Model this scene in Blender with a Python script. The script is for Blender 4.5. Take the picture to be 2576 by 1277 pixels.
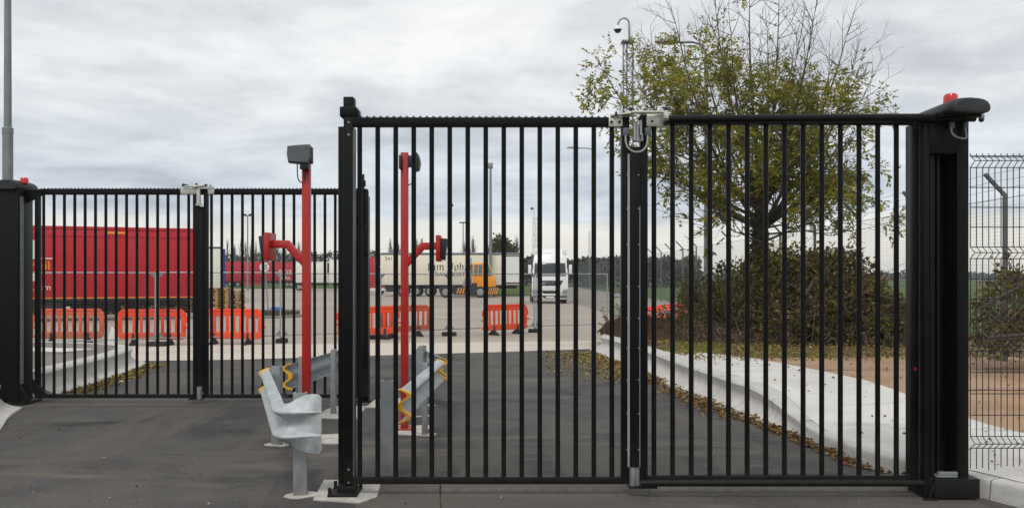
import bpy, bmesh, math, random
from mathutils import Vector, Matrix, noise
R = math.radians
random.seed(7)
scene = bpy.context.scene
for o in list(bpy.data.objects): bpy.data.objects.remove(o)

# ------------------------------------------------------------------ camera
CAM_H = 1.9
cam_d = bpy.data.cameras.new('camera'); cam = bpy.data.objects.new('camera', cam_d)
scene.collection.objects.link(cam)
cam.location = (0, 0, CAM_H); cam.rotation_euler = (R(90), 0, 0)
cam_d.sensor_width = 36; cam_d.lens = 28.83; cam_d.shift_y = 0.0222
cam_d.clip_start = 0.05; cam_d.clip_end = 4000
scene.camera = cam
# ------------------------------------------------------------------ world
SUN_EL, SUN_AZ = 56, -166           # azimuth from +Y towards +X
w = bpy.data.worlds.new('World'); scene.world = w; w.use_nodes = True
nt = w.node_tree; nt.nodes.clear(); N = nt.nodes.new; Lk = nt.links.new
out = N('ShaderNodeOutputWorld'); bg = N('ShaderNodeBackground')
sky = N('ShaderNodeTexSky'); sky.sky_type = 'NISHITA'; sky.sun_disc = False
sky.sun_elevation = R(SUN_EL); sky.sun_rotation = R(SUN_AZ)
skym = N('ShaderNodeVectorMath'); skym.operation = 'SCALE'; skym.inputs['Scale'].default_value = 0.10
Lk(sky.outputs[0], skym.inputs[0])
tc = N('ShaderNodeTexCoord'); sep = N('ShaderNodeSeparateXYZ'); Lk(tc.outputs['Generated'], sep.inputs[0])
def mth(op, a, b=None, clamp=False):
    n = N('ShaderNodeMath'); n.operation = op; n.use_clamp = clamp
    for i, x in enumerate((a, b)):
        if x is None: continue
        if isinstance(x, (int, float)): n.inputs[i].default_value = x
        else: Lk(x, n.inputs[i])
    return n.outputs[0]
zc = mth('MAXIMUM', sep.outputs[2], 0.0)
den = mth('ADD', zc, 0.15)
comb = N('ShaderNodeCombineXYZ')
Lk(mth('DIVIDE', sep.outputs[0], den), comb.inputs[0]); Lk(mth('DIVIDE', sep.outputs[1], den), comb.inputs[1])
def nz(scale, detail, rough, dist, off):
    mp = N('ShaderNodeMapping'); mp.inputs['Location'].default_value = off
    Lk(comb.outputs[0], mp.inputs[0])
    n = N('ShaderNodeTexNoise'); n.inputs['Scale'].default_value = scale; n.inputs['Detail'].default_value = detail
    n.inputs['Roughness'].default_value = rough; n.inputs['Distortion'].default_value = dist
    Lk(mp.outputs[0], n.inputs['Vector']); return n.outputs['Fac']
n1 = nz(1.15, 9, 0.56, 0.5, (3.1, 1.7, 0)); n2 = nz(3.4, 6, 0.6, 0.3, (9.1, 4.2, 2))
nn = mth('ADD', mth('MULTIPLY', n1, 0.72), mth('MULTIPLY', n2, 0.28))
ramp = N('ShaderNodeValToRGB'); Lk(nn, ramp.inputs[0]); e = ramp.color_ramp.elements
e[0].position = 0.34; e[0].color = (0.565, 0.59, 0.625, 1)
e[1].position = 0.635; e[1].color = (1.03, 1.03, 1.02, 1)
x = ramp.color_ramp.elements.new(0.445); x.color = (0.72, 0.74, 0.77, 1)
x = ramp.color_ramp.elements.new(0.53); x.color = (0.87, 0.885, 0.895, 1)
# lower deck of cloud: bluer and greyer near the horizon, bright clear strip right above it
lr = N('ShaderNodeValToRGB'); Lk(mth('ADD', zc, mth('MULTIPLY', mth('SUBTRACT', n2, 0.5), 0.05)), lr.inputs[0]); e = lr.color_ramp.elements
e[0].position = 0.0; e[0].color = (0.94, 0.94, 0.93, 1)
e[1].position = 0.30; e[1].color = (1, 1, 1, 1)
for p_, c_ in ((0.055, (1.0, .98, .94, 1)), (0.075, (.84, .895, .96, 1)), (0.14, (.84, .885, .935, 1)), (0.20, (.96, .97, .98, 1))):
    x = lr.color_ramp.elements.new(p_); x.color = c_
mul = N('ShaderNodeMixRGB'); mul.blend_type = 'MULTIPLY'; mul.inputs[0].default_value = 1
Lk(ramp.outputs[0], mul.inputs[1]); Lk(lr.outputs[0], mul.inputs[2])
hz = N('ShaderNodeValToRGB'); Lk(mth('ADD', zc, mth('MULTIPLY', mth('SUBTRACT', n2, 0.5), 0.04)), hz.inputs[0]); e = hz.color_ramp.elements
e[0].position = 0.045; e[0].color = (.9, .9, .9, 1); e[1].position = 0.072; e[1].color = (0, 0, 0, 1)
cream = N('ShaderNodeMixRGB'); Lk(hz.outputs[0], cream.inputs[0]); Lk(mul.outputs[0], cream.inputs[1])
cream.inputs[2].default_value = (0.93, 0.90, 0.82, 1)
cov = N('ShaderNodeMixRGB'); cov.inputs[0].default_value = 0.93
Lk(skym.outputs[0], cov.inputs[1]); Lk(cream.outputs[0], cov.inputs[2])
Lk(cov.outputs[0], bg.inputs[0]); bg.inputs[1].default_value = 1.0; Lk(bg.outputs[0], out.inputs[0])
# ------------------------------------------------------------------ sun (veiled by cloud)
sd = bpy.data.lights.new('sun', 'SUN'); sd.energy = 1.5; sd.angle = R(18); sd.color = (1, .965, .91)
sun = bpy.data.objects.new('sun', sd); scene.collection.objects.link(sun)
dv = Vector((math.sin(R(SUN_AZ))*math.cos(R(SUN_EL)), math.cos(R(SUN_AZ))*math.cos(R(SUN_EL)), math.sin(R(SUN_EL))))
sun.rotation_euler = dv.to_track_quat('Z', 'Y').to_euler(); sun.location = (0, 0, 40)
vs = scene.view_settings; vs.view_transform = 'Standard'; vs.look = 'None'; vs.exposure = 0.0; vs.gamma = 1; vs.use_curve_mapping = False

# ------------------------------------------------------------------ helpers
FP, CX, HY = 2063.0, 1288.0, 696.0      # focal length, centre and horizon measured on the photograph
def P(px, py, Y): return Vector(((px-CX)/FP*Y, Y, CAM_H-(py-HY)/FP*Y))
def XZ(px, py, Y): p = P(px, py, Y); return p.x, p.z
def G(px, py, z=0.0): Y = (CAM_H-z)*FP/(py-HY); return Vector(((px-CX)/FP*Y, Y, z))
def lin(c):
    c = c/255.0
    return c/12.92 if c <= .04045 else ((c+.055)/1.055)**2.4
def C(r, g, b): return (lin(r), lin(g), lin(b))

def mat(name, rgb, rough=.5, metal=0., var=.10, vs=3., bump=0., bs=60., coat=0., spec=.5, world=False, emit=None, dirt=None, alpha=None):
    m = bpy.data.materials.new(name); m.use_nodes = True; t = m.node_tree; b = t.nodes['Principled BSDF']
    b.inputs['Roughness'].default_value = rough; b.inputs['Metallic'].default_value = metal
    b.inputs['Specular IOR Level'].default_value = spec
    if coat: b.inputs['Coat Weight'].default_value = coat; b.inputs['Coat Roughness'].default_value = .15
    co = t.nodes.new('ShaderNodeNewGeometry').outputs['Position'] if world else t.nodes.new('ShaderNodeTexCoord').outputs['Object']
    if var:
        n = t.nodes.new('ShaderNodeTexNoise'); n.inputs['Scale'].default_value = vs; n.inputs['Detail'].default_value = 6
        n.inputs['Roughness'].default_value = .62; t.links.new(co, n.inputs['Vector'])
        r = t.nodes.new('ShaderNodeValToRGB'); r.color_ramp.elements[0].position = .3; r.color_ramp.elements[1].position = .7
        lo = tuple(c*(1-var) for c in rgb); hi = tuple(min(1, c*(1+var)) for c in rgb)
        if dirt: lo = dirt
        r.color_ramp.elements[0].color = (*lo, 1); r.color_ramp.elements[1].color = (*hi, 1)
        t.links.new(n.outputs['Fac'], r.inputs[0]); t.links.new(r.outputs[0], b.inputs['Base Color'])
    else: b.inputs['Base Color'].default_value = (*rgb, 1)
    if bump:
        n = t.nodes.new('ShaderNodeTexNoise'); n.inputs['Scale'].default_value = bs; n.inputs['Detail'].default_value = 4
        t.links.new(co, n.inputs['Vector']); bp = t.nodes.new('ShaderNodeBump'); bp.inputs['Strength'].default_value = bump
        bp.inputs['Distance'].default_value = .01
        t.links.new(n.outputs['Fac'], bp.inputs['Height']); t.links.new(bp.outputs[0], b.inputs['Normal'])
    return m

def leafmat(name, rough=.6, trans=.25):
    m = bpy.data.materials.new(name); m.use_nodes = True; t = m.node_tree; b = t.nodes['Principled BSDF']
    a = t.nodes.new('ShaderNodeVertexColor'); a.layer_name = 'Col'
    t.links.new(a.outputs[0], b.inputs['Base Color']); b.inputs['Roughness'].default_value = rough
    b.inputs['Specular IOR Level'].default_value = .25
    if trans:
        tr = t.nodes.new('ShaderNodeBsdfTranslucent'); t.links.new(a.outputs[0], tr.inputs[0])
        mx = t.nodes.new('ShaderNodeMixShader'); mx.inputs[0].default_value = trans
        o = t.nodes['Material Output']; t.links.new(b.outputs[0], mx.inputs[1]); t.links.new(tr.outputs[0], mx.inputs[2]); t.links.new(mx.outputs[0], o.inputs[0])
    return m

def noisemat(name, cols, scales, rough=.85, bump=.3, bs=200., spec=.3, dist=.02, speck=None):
    """layered noise ground: cols = base, patch, stain ; scales for patch/stain"""
    m = bpy.data.materials.new(name); m.use_nodes = True; t = m.node_tree; b = t.nodes['Principled BSDF']
    b.inputs['Roughness'].default_value = rough; b.inputs['Specular IOR Level'].default_value = spec
    co = t.nodes.new('ShaderNodeNewGeometry').outputs['Position']
    cur = None
    for i, c in enumerate(cols):
        if i == 0:
            rgb = t.nodes.new('ShaderNodeRGB'); rgb.outputs[0].default_value = (*c, 1); cur = rgb.outputs[0]; continue
        sc, lo, hi, sx = scales[i-1]
        mp = t.nodes.new('ShaderNodeMapping'); mp.inputs['Scale'].default_value = (sx, 1, 1); mp.inputs['Location'].default_value = (i*7.3, i*3.1, i)
        t.links.new(co, mp.inputs[0])
        n = t.nodes.new('ShaderNodeTexNoise'); n.inputs['Scale'].default_value = sc; n.inputs['Detail'].default_value = 8
        n.inputs['Roughness'].default_value = .65; n.inputs['Distortion'].default_value = .6; t.links.new(mp.outputs[0], n.inputs['Vector'])
        r = t.nodes.new('ShaderNodeMapRange'); r.inputs[1].default_value = lo; r.inputs[2].default_value = hi; t.links.new(n.outputs['Fac'], r.inputs[0])
        mx = t.nodes.new('ShaderNodeMixRGB'); t.links.new(r.outputs[0], mx.inputs[0]); t.links.new(cur, mx.inputs[1]); mx.inputs[2].default_value = (*c, 1); cur = mx.outputs[0]
    n = t.nodes.new('ShaderNodeTexNoise'); n.inputs['Scale'].default_value = bs; n.inputs['Detail'].default_value = 3; t.links.new(co, n.inputs['Vector'])
    if speck:
        r = t.nodes.new('ShaderNodeMapRange'); r.inputs[1].default_value = .3; r.inputs[2].default_value = .75; r.inputs[3].default_value = 1-speck; r.inputs[4].default_value = 1+speck
        t.links.new(n.outputs['Fac'], r.inputs[0]); sc_ = t.nodes.new('ShaderNodeVectorMath'); sc_.operation = 'SCALE'
        t.links.new(cur, sc_.inputs[0]); t.links.new(r.outputs[0], sc_.inputs['Scale']); cur = sc_.outputs[0]
    t.links.new(cur, b.inputs['Base Color'])
    if bump:
        bp = t.nodes.new('ShaderNodeBump'); bp.inputs['Strength'].default_value = bump; bp.inputs['Distance'].default_value = dist
        t.links.new(n.outputs['Fac'], bp.inputs['Height']); t.links.new(bp.outputs[0], b.inputs['Normal'])
    return m

MT = {}
MT['black'] = mat('black_paint', (.0045, .0045, .0048), .40, 0, .25, 4, .05, 300, spec=.16)
MT['blackdull'] = mat('black_dull', (.0055, .0055, .0058), .5, 0, .25, 6, spec=.16)
MT['cover'] = mat('moulded_cover', (.028, .030, .033), .5, 0, .2, 8, .05, 400, spec=.3)
MT['plastic'] = mat('black_plastic', (.016, .016, .017), .5, 0, .15, 10)
MT['rubber'] = mat('rubber', (.022, .021, .02), .8, 0, .3, 8, .3, 80)
MT['zinc'] = mat('zinc_plate', (.62, .61, .52), .38, .55, .10, 25)
MT['galv'] = mat('galvanised', (.36, .385, .40), .48, .45, .16, 9, .04, 60)
MT['galvbeam'] = mat('galvanised_beam', (.43, .46, .47), .58, .25, .22, 9, .15, 30)
MT['galvdark'] = mat('galvanised_weathered', (.24, .26, .275), .55, .35, .2, 5)
MT['lamp_grey'] = mat('lamp_column', (.22, .24, .25), .55, .2, .15, 3)
MT['red'] = mat('red_paint', C(178, 27, 25), .38, 0, .10, 5, coat=.15)
MT['beacon'] = mat('red_lens', C(205, 20, 18), .18, 0, .1, 30, coat=.6)
MT['grey_box'] = mat('grey_plastic', C(88, 92, 96), .5, 0, .06, 15)
MT['grey_cable'] = mat('grey_conduit', C(150, 148, 142), .5, 0, .08, 20)
MT['yellow_trim'] = mat('yellow_trim', C(240, 180, 20), .5, 0, .15, 14)
MT['orange'] = mat('orange_plastic', C(236, 70, 33), .45, 0, .10, 3)
MT['orange_old'] = mat('orange_plastic_faded', C(210, 90, 48), .55, 0, .16, 3)
MT['trailer_red'] = mat('trailer_red', C(180, 23, 33), .42, 0, .08, .8)
MT['trailer_red2'] = mat('trailer_red_far', C(184, 28, 46), .45, 0, .1, .6)
MT['trailer_white'] = mat('trailer_white', C(226, 226, 216), .5, 0, .07, .9)
MT['trailer_cream'] = mat('trailer_cream', C(230, 223, 203), .5, 0, .08, .6)
MT['truck_white'] = mat('truck_white', (.80, .80, .79), .3, 0, .04, 2, coat=.3)
MT['truck_yellow'] = mat('truck_yellow', C(240, 152, 28), .4, 0, .1, 3)
MT['ink'] = mat('black_print', (.012, .012, .012), .5, 0, 0)
MT['white_print'] = mat('white_print', (.78, .78, .76), .5, 0, .05, 6)
MT['yellow_print'] = mat('yellow_print', C(240, 150, 30), .5, 0, .05, 6)
MT['sign_red'] = mat('sign_red', C(200, 25, 25), .4, 0, .05, 6)
MT['glass'] = mat('dark_glass', (.015, .022, .024), .08, 0, 0, spec=.8)
MT['cabglass'] = mat('cab_glass', (.10, .15, .145), .1, 0, .3, 2, spec=.8)
MT['chassis'] = mat('chassis', (.022, .022, .026), .65, 0, .3, 3)
MT['tyre'] = mat('tyre', (.02, .02, .021), .85, 0, .2, 8)
MT['rim'] = mat('wheel_rim', (.33, .33, .33), .5, .4, .2, 6)
MT['wood'] = mat('pallet_wood', C(178, 140, 92), .8, 0, .35, 9)
MT['wood_shaded'] = mat('pallet_wood_shaded', C(120, 92, 66), .85, 0, .4, 9)  # same pallet wood, with the shade behind the trailer put into its colour
MT['blue_plastic'] = mat('blue_plastic', C(30, 120, 205), .45, 0, .1, 5)
MT['mesh_green'] = mat('coated_wire', (.020, .024, .022), .5, .2, .1, 5)
MT['wire'] = mat('fence_wire', (.16, .17, .175), .5, .4, .1, 5)
MT['concrete'] = noisemat('cast_concrete', [(.56, .545, .51), (.46, .445, .41), (.30, .285, .25), (.40, .39, .36)], [(1.1, .42, .68, 1), (2.2, .60, .76, 1), (9, .52, .75, 1)], .84, .4, 110, .3, .01, .1)
MT['padcon'] = noisemat('pad_concrete', [(.56, .54, .49), (.38, .36, .32), (.22, .205, .18)], [(5, .42, .66, 1), (9, .58, .75, 1)], .85, .4, 120)
MT['pave'] = noisemat('pavement_concrete', [(.63, .615, .58), (.52, .50, .465), (.38, .36, .325)], [(.9, .42, .7, 1), (3.0, .56, .78, .3)], .85, .25, 140)
MT['asphalt'] = noisemat('asphalt', [(.050, .048, .047), (.092, .086, .078), (.15, .137, .115), (.029, .028, .028), (.095, .087, .074), (.15, .136, .112)], [(.35, .42, .60, 1), (1.3, .54, .72, .22), (.7, .54, .68, .5), (.22, .50, .62, 6), (6, .60, .78, .4)], .78, .7, 60, .35, .018, .30)
MT['asphalt_old'] = noisemat('asphalt_dusty', [(.115, .106, .092), (.065, .061, .056), (.185, .17, .142)], [(.8, .45, .75, .5), (2.6, .55, .8, .3)], .85, .5, 140, .3, .012, .2)
MT['yard'] = noisemat('yard_concrete', [(.37, .32, .268), (.29, .25, .21), (.43, .385, .33)], [(.09, .45, .75, .6), (.25, .5, .8, .25)], .9, .15, 40, .25)
MT['apron'] = noisemat('apron_concrete', [(.56, .50, .43), (.42, .37, .31)], [(.6, .5, .8, .5)], .88, .2, 60)
MT['footway'] = noisemat('footway', [(.22, .205, .185), (.15, .14, .13)], [(.8, .45, .7, 1)], .88, .4, 120)
MT['brown'] = noisemat('brown_ground', [(.40, .27, .175), (.30, .19, .118), (.48, .35, .24)], [(.7, .45, .7, 1), (2.2, .55, .8, .35)], .9, .5, 60, .2, .03, .15)
MT['verge'] = noisemat('verge_soil', [(.135, .095, .058), (.20, .16, .07), (.07, .047, .03)], [(1.3, .42, .62, 1), (2.6, .5, .75, 1)], .95, .9, 30, .1, .05)
MT['soil'] = noisemat('soil', [(.055, .034, .022), (.09, .056, .034), (.028, .018, .012)], [(1.8, .45, .7, 1), (5, .5, .75, 1)], .95, 1., 25, .1, .06)
MT['field'] = noisemat('field', [(.070, .115, .030), (.11, .13, .045), (.05, .085, .025)], [(.02, .45, .65, 1), (.1, .5, .75, .3)], .95, .4, 6, .1, .1)
MT['bank'] = noisemat('bank', [(.26, .245, .215), (.15, .135, .11)], [(.5, .5, .75, .4)], .95, .4, 20, .1, .05)
MT['line'] = noisemat('line_paint', [(.62, .60, .56), (.40, .37, .33)], [(1.4, .5, .75, 1)], .8, .1, 60)
MT['grassm'] = leafmat('grass_blades', .7, .2)
MT['leaf'] = leafmat('leaves', .55, .45)
MT['leafdry'] = leafmat('dry_leaves', .75, .15)
MT['bark'] = mat('bark', (.075, .062, .042), .9, 0, .35, 5, .6, 40)
MT['twig'] = mat('twig_bark', (.060, .047, .036), .9, 0, .3, 5)
MT['stemdry'] = mat('dry_stems', (.15, .115, .08), .9, 0, .4, 5)
MT['faraway'] = leafmat('far_foliage', .9, .0)
MT['fartwig'] = mat('far_twigs', (.085, .075, .072), .9, 0, .2, 2)

def dusty(m, col=(.05, .046, .04), z0=.05, z1=.75, amt=.55):
    t = m.node_tree; b = t.nodes['Principled BSDF']; src = b.inputs['Base Color'].links[0].from_socket
    g = t.nodes.new('ShaderNodeNewGeometry'); sp = t.nodes.new('ShaderNodeSeparateXYZ'); t.links.new(g.outputs['Position'], sp.inputs[0])
    mr = t.nodes.new('ShaderNodeMapRange'); mr.inputs[1].default_value = z0; mr.inputs[2].default_value = z1; mr.inputs[3].default_value = .78; mr.inputs[4].default_value = .08; t.links.new(sp.outputs[2], mr.inputs[0])
    n = t.nodes.new('ShaderNodeTexNoise'); n.inputs['Scale'].default_value = 7; n.inputs['Detail'].default_value = 7; n.inputs['Roughness'].default_value = .7; t.links.new(g.outputs['Position'], n.inputs['Vector'])
    m2 = t.nodes.new('ShaderNodeMath'); m2.operation = 'ADD'; t.links.new(mr.outputs[0], m2.inputs[0]); t.links.new(n.outputs['Fac'], m2.inputs[1])
    m3 = t.nodes.new('ShaderNodeMapRange'); m3.inputs[1].default_value = .7; m3.inputs[2].default_value = 1.35; m3.inputs[4].default_value = amt; t.links.new(m2.outputs[0], m3.inputs[0])
    mx = t.nodes.new('ShaderNodeMixRGB'); t.links.new(m3.outputs[0], mx.inputs[0]); t.links.new(src, mx.inputs[1]); mx.inputs[2].default_value = (*col, 1); t.links.new(mx.outputs[0], b.inputs['Base Color'])
dusty(MT['black'], amt=.26); dusty(MT['blackdull'], amt=.26)
dusty(MT['red'], (.16, .06, .045), .0, 1.2, .5); dusty(MT['galv'], (.14, .12, .095), .0, .5, .7)
dusty(MT['orange'], (.42, .17, .09), .1, .6, .5); dusty(MT['orange_old'], (.32, .15, .09), .1, .9, .7)
ORG = {}
col = scene.collection
def link(o, parent=None, org=None):
    col.objects.link(o)
    if parent is not None: o.parent = parent
    if org is not None: ORG[o.name] = org
    return o
def tag(o, label=None, cat=None, group=None, kind=None):
    if label: o['label'] = label
    if cat: o['category'] = cat
    if group: o['group'] = group
    if kind: o['kind'] = kind
    return o
def thing(name, label, cat, loc=(0, 0, 0), rz=0., group=None):
    o = bpy.data.objects.new(name, None); col.objects.link(o); o.empty_display_size = .2
    o.location = loc; o.rotation_euler = (0, 0, rz); ORG[o.name] = Vector(loc) if rz == 0 else Vector((0, 0, 0))
    return tag(o, label, cat, group)

class MB:
    def __init__(s): s.v = []; s.f = []; s.c = []; s.col = None
    def add(s, vs, fs):
        b = len(s.v); s.v += [tuple(v) for v in vs]; s.f += [tuple(b+i for i in f) for f in fs]
        if s.col is not None: s.c += [s.col]*len(fs)
        return s
    def box(s, x0, x1, y0, y1, z0, z1):
        return s.add([(x0,y0,z0),(x1,y0,z0),(x1,y1,z0),(x0,y1,z0),(x0,y0,z1),(x1,y0,z1),(x1,y1,z1),(x0,y1,z1)],
                     [(0,3,2,1),(4,5,6,7),(0,1,5,4),(1,2,6,5),(2,3,7,6),(3,0,4,7)])
    def bar(s, p, q, a, b, up=(0, 0, 1)):
        p = Vector(p); q = Vector(q); d = (q-p).normalized(); up = Vector(up)
        if abs(d.dot(up)) > .98: up = Vector((0, 1, 0))
        u = d.cross(up).normalized(); v = u.cross(d).normalized(); vs = []
        for c in (p, q):
            for i, j in ((-1,-1),(1,-1),(1,1),(-1,1)): vs.append(c+u*(a/2*i)+v*(b/2*j))
        return s.add(vs, [(0,3,2,1),(4,5,6,7),(0,1,5,4),(1,2,6,5),(2,3,7,6),(3,0,4,7)])
    def tube(s, pts, r, n=6, cap=True):
        pts = [Vector(p) for p in pts]; m = len(pts); rr = r if isinstance(r, (list, tuple)) else [r]*m
        vs = []; u = None
        for i, p in enumerate(pts):
            d = (pts[min(i+1, m-1)]-pts[max(i-1, 0)])
            d = d.normalized() if d.length > 1e-9 else Vector((0, 0, 1))
            if u is None:
                a = Vector((0, 0, 1)) if abs(d.z) < .9 else Vector((1, 0, 0)); u = d.cross(a).normalized()
            else:
                u = u-d*u.dot(d)
                u = u.normalized() if u.length > 1e-6 else d.orthogonal().normalized()
            v = d.cross(u)
            for k in range(n):
                a = 2*math.pi*k/n; vs.append(p+(u*math.cos(a)+v*math.sin(a))*rr[i])
        fs = [(i*n+k, i*n+(k+1) % n, (i+1)*n+(k+1) % n, (i+1)*n+k) for i in range(m-1) for k in range(n)]
        if cap: fs += [tuple(range(n-1, -1, -1)), tuple((m-1)*n+k for k in range(n))]
        return s.add(vs, fs)
    def lathe(s, c, prof, n=16, axis='z'):
        vs = []; c = Vector(c)
        for r, h in prof:
            for k in range(n):
                a = 2*math.pi*k/n; x, y = r*math.cos(a), r*math.sin(a)
                vs.append(c+(Vector((x, y, h)) if axis == 'z' else Vector((x, h, y)) if axis == 'y' else Vector((h, x, y))))
        m = len(prof)
        fs = [(i*n+k, i*n+(k+1) % n, (i+1)*n+(k+1) % n, (i+1)*n+k) for i in range(m-1) for k in range(n)]
        fs += [tuple(range(n-1, -1, -1)), tuple((m-1)*n+k for k in range(n))]
        return s.add(vs, fs)
    def prism(s, poly, ext):
        poly = [Vector(p) for p in poly]; ext = Vector(ext); n = len(poly)
        return s.add(poly+[p+ext for p in poly], [tuple(range(n-1, -1, -1)), tuple(range(n, 2*n))]+[(i, (i+1) % n, n+(i+1) % n, n+i) for i in range(n)])
    def grid(s, rows):
        m = len(rows); n = len(rows[0]); vs = [p for r in rows for p in r]
        return s.add(vs, [(i*n+j, i*n+j+1, (i+1)*n+j+1, (i+1)*n+j) for i in range(m-1) for j in range(n-1)])
    def quad(s, a, b, c, d): return s.add([a, b, c, d], [(0, 1, 2, 3)])
    def mesh(s, name, mt, org=(0, 0, 0), bev=0., smooth=False, recalc=True):
        me = bpy.data.meshes.new(name); o = Vector(org)
        me.from_pydata([tuple(Vector(v)-o) for v in s.v] if o.length else s.v, [], s.f)
        if s.c and len(s.c) == len(s.f):
            ca = me.color_attributes.new('Col', 'BYTE_COLOR', 'CORNER'); buf = []
            for fc, c in zip(s.f, s.c): buf += [c[0], c[1], c[2], 1.0]*len(fc)
            ca.data.foreach_set('color', buf)
        if recalc or bev:
            bm = bmesh.new(); bm.from_mesh(me)
            if recalc: bmesh.ops.recalc_face_normals(bm, faces=bm.faces[:])
            if bev:
                ed = [e for e in bm.edges if len(e.link_faces) == 2 and e.calc_face_angle(0) > R(35)]
                bmesh.ops.bevel(bm, geom=ed, offset=bev, segments=2, affect='EDGES', profile=.5, clamp_overlap=True)
            bm.to_mesh(me); bm.free()
        if smooth:
            me.polygons.foreach_set('use_smooth', [True]*len(me.polygons))
        me.set_sharp_from_angle(angle=R(22 if name == 'beam' else 40))
        me.materials.append(MT[mt] if isinstance(mt, str) else mt); me.update()
        return me
    def build(s, name, mt, parent=None, bev=0., smooth=False, recalc=True):
        org = ORG.get(parent.name, Vector((0, 0, 0))) if parent is not None else Vector((0, 0, 0))
        o = bpy.data.objects.new(name, s.mesh(name, mt, org, bev, smooth, recalc))
        return link(o, parent, org)
def at_origin(o, p):     # move a one-mesh thing's origin to p
    o.data.transform(Matrix.Translation(-Vector(p))); o.location = p; return o
def copy_tree(o, parent=None):
    c = o.copy(); col.objects.link(c); c.parent = parent
    for ch in o.children: copy_tree(ch, c)
    return c
def letters(name, text, size, mt, parent, loc, rot, align='LEFT', ext=.002, squash=1.):
    cu = bpy.data.curves.new(name, 'FONT'); cu.body = text; cu.size = size; cu.extrude = ext; cu.align_x = align; cu.resolution_u = 3
    t = bpy.data.objects.new(name+'_tmp', cu); col.objects.link(t)
    bpy.context.view_layer.update()
    me = bpy.data.meshes.new_from_object(t.evaluated_get(bpy.context.evaluated_depsgraph_get()))
    bpy.data.objects.remove(t); bpy.data.curves.remove(cu)
    me.materials.clear(); me.materials.append(MT[mt]); me.transform(Matrix.Diagonal((squash, 1, 1, 1)))
    o = bpy.data.objects.new(name, me); col.objects.link(o); o.parent = parent
    org = ORG.get(parent.name, Vector((0, 0, 0))); o.location = Vector(loc)-org; o.rotation_euler = rot
    return o
def struct(name, mb, mt, **k):
    o = mb.build(name, mt, **k); o['kind'] = 'structure'; return o
def lerp(a, b, t): return a+(b-a)*t
def catmull(pts, step=.25):
    pts = [Vector(p) for p in pts]; res = []
    for i in range(len(pts)-1):
        p0 = pts[max(i-1, 0)]; p1 = pts[i]; p2 = pts[i+1]; p3 = pts[min(i+2, len(pts)-1)]
        n = max(2, int((p2-p1).length/step))
        for k in range(n):
            t = k/n
            res.append(.5*((2*p1)+(p2-p0)*t+(2*p0-5*p1+4*p2-p3)*t*t+(3*p1-p0-3*p2+p3)*t**3))
    res.append(pts[-1]); return res

# ================================================================== SETTING
struct('field', MB().grid([[(lerp(-1500, 1500, i/6), lerp(-300, 2500, j/6), -.08) for i in range(7)] for j in range(7)]), 'field')
struct('asphalt_road', MB().grid([[(x, y, 0) for x in (-30, -20, -10, 0, 8.2)] for y in (-8, 0, 5, 10, 15, 20, 24.5)]), 'asphalt')
struct('dusty_asphalt_strip', MB().quad((-1.25, 6.2, .004), (4.0, 6.2, .004), (3.85, 7.75, .004), (-1.35, 7.6, .004)), 'asphalt_old')
# yard beyond: edge of the new asphalt follows the pale apron
ap = [G(-400, 925), G(60, 915), G(380, 908), G(600, 905), G(900, 896), G(1250, 886), G(1460, 879), G(1830, 868)]
apb = [G(-400, 882), G(60, 875), G(380, 870), G(600, 868), G(900, 864), G(1250, 861), G(1460, 858), G(1640, 855)]
yb = MB(); yr = [(-90, 128), (-55, 128), (-30, 128), (-15, 128), (-5, 128), (0, 128), (3, 128), (9.3, 124)]
yb.grid([[(p.x, p.y, .004) for p in ap], [(lerp(p.x, q[0], .4), lerp(p.y, q[1], .35), .004) for p, q in zip(ap, yr)], [(q[0], q[1], .004) for q in yr]])
struct('yard', yb, 'yard')
a_ = MB(); a_.grid([[(p.x, p.y, .008) for p in ap], [(p.x, p.y, .008) for p in apb]]); struct('concrete_apron', a_, 'apron')
for (u0, v0, u1, v1, wd) in ((540, 741, 880, 738, .35), (1090, 795.5, 1150, 800.5, .14), (1138, 775.5, 1205, 778, .2), (1330, 797.5, 1396, 802.5, .16),
                             (700, 787, 768, 790, .16), (815, 764, 852, 765.5, .2), (540, 776, 600, 777.5, .16), (1385, 793, 1470, 799, .12)):
    a, b = G(u0, v0, .012), G(u1, v1, .012); d = (b-a).normalized(); n = Vector((-d.y, d.x, 0))*wd*.8
    struct('painted_line', MB().quad(a-n, b-n, b+n, a+n), 'line')

def joint(pts, wd, mt='soil'):
    pts = catmull(pts, .12); mb = MB(); l = []; r = []
    for i, p in enumerate(pts):
        d = (pts[min(i+1, len(pts)-1)]-pts[max(i-1, 0)]).normalized(); nrm = Vector((-d.y, d.x, 0)); w_ = wd*(.6+.8*random.random()); o = nrm*.008*noise.noise((p.x*6, p.y*6, 0))
        l.append(p+o+nrm*w_); r.append(p+o-nrm*w_)
    mb.grid([l, r]); struct('joint', mb, mt)
joint([(-.46, 5.2, .008), (-.56, 6.4, .008), (-.665, 7.6, .008)], .005)
joint([(-7.0, 12.02, .004), (-5.2, 12.05, .004), (-3.4, 12.03, .004), (-2.7, 12.0, .004)], .03, 'asphalt_old')
joint([(-1.3, 7.72, .005), (.8, 7.78, .005), (2.6, 7.8, .005), (3.6, 7.85, .005)], .010)
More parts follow.
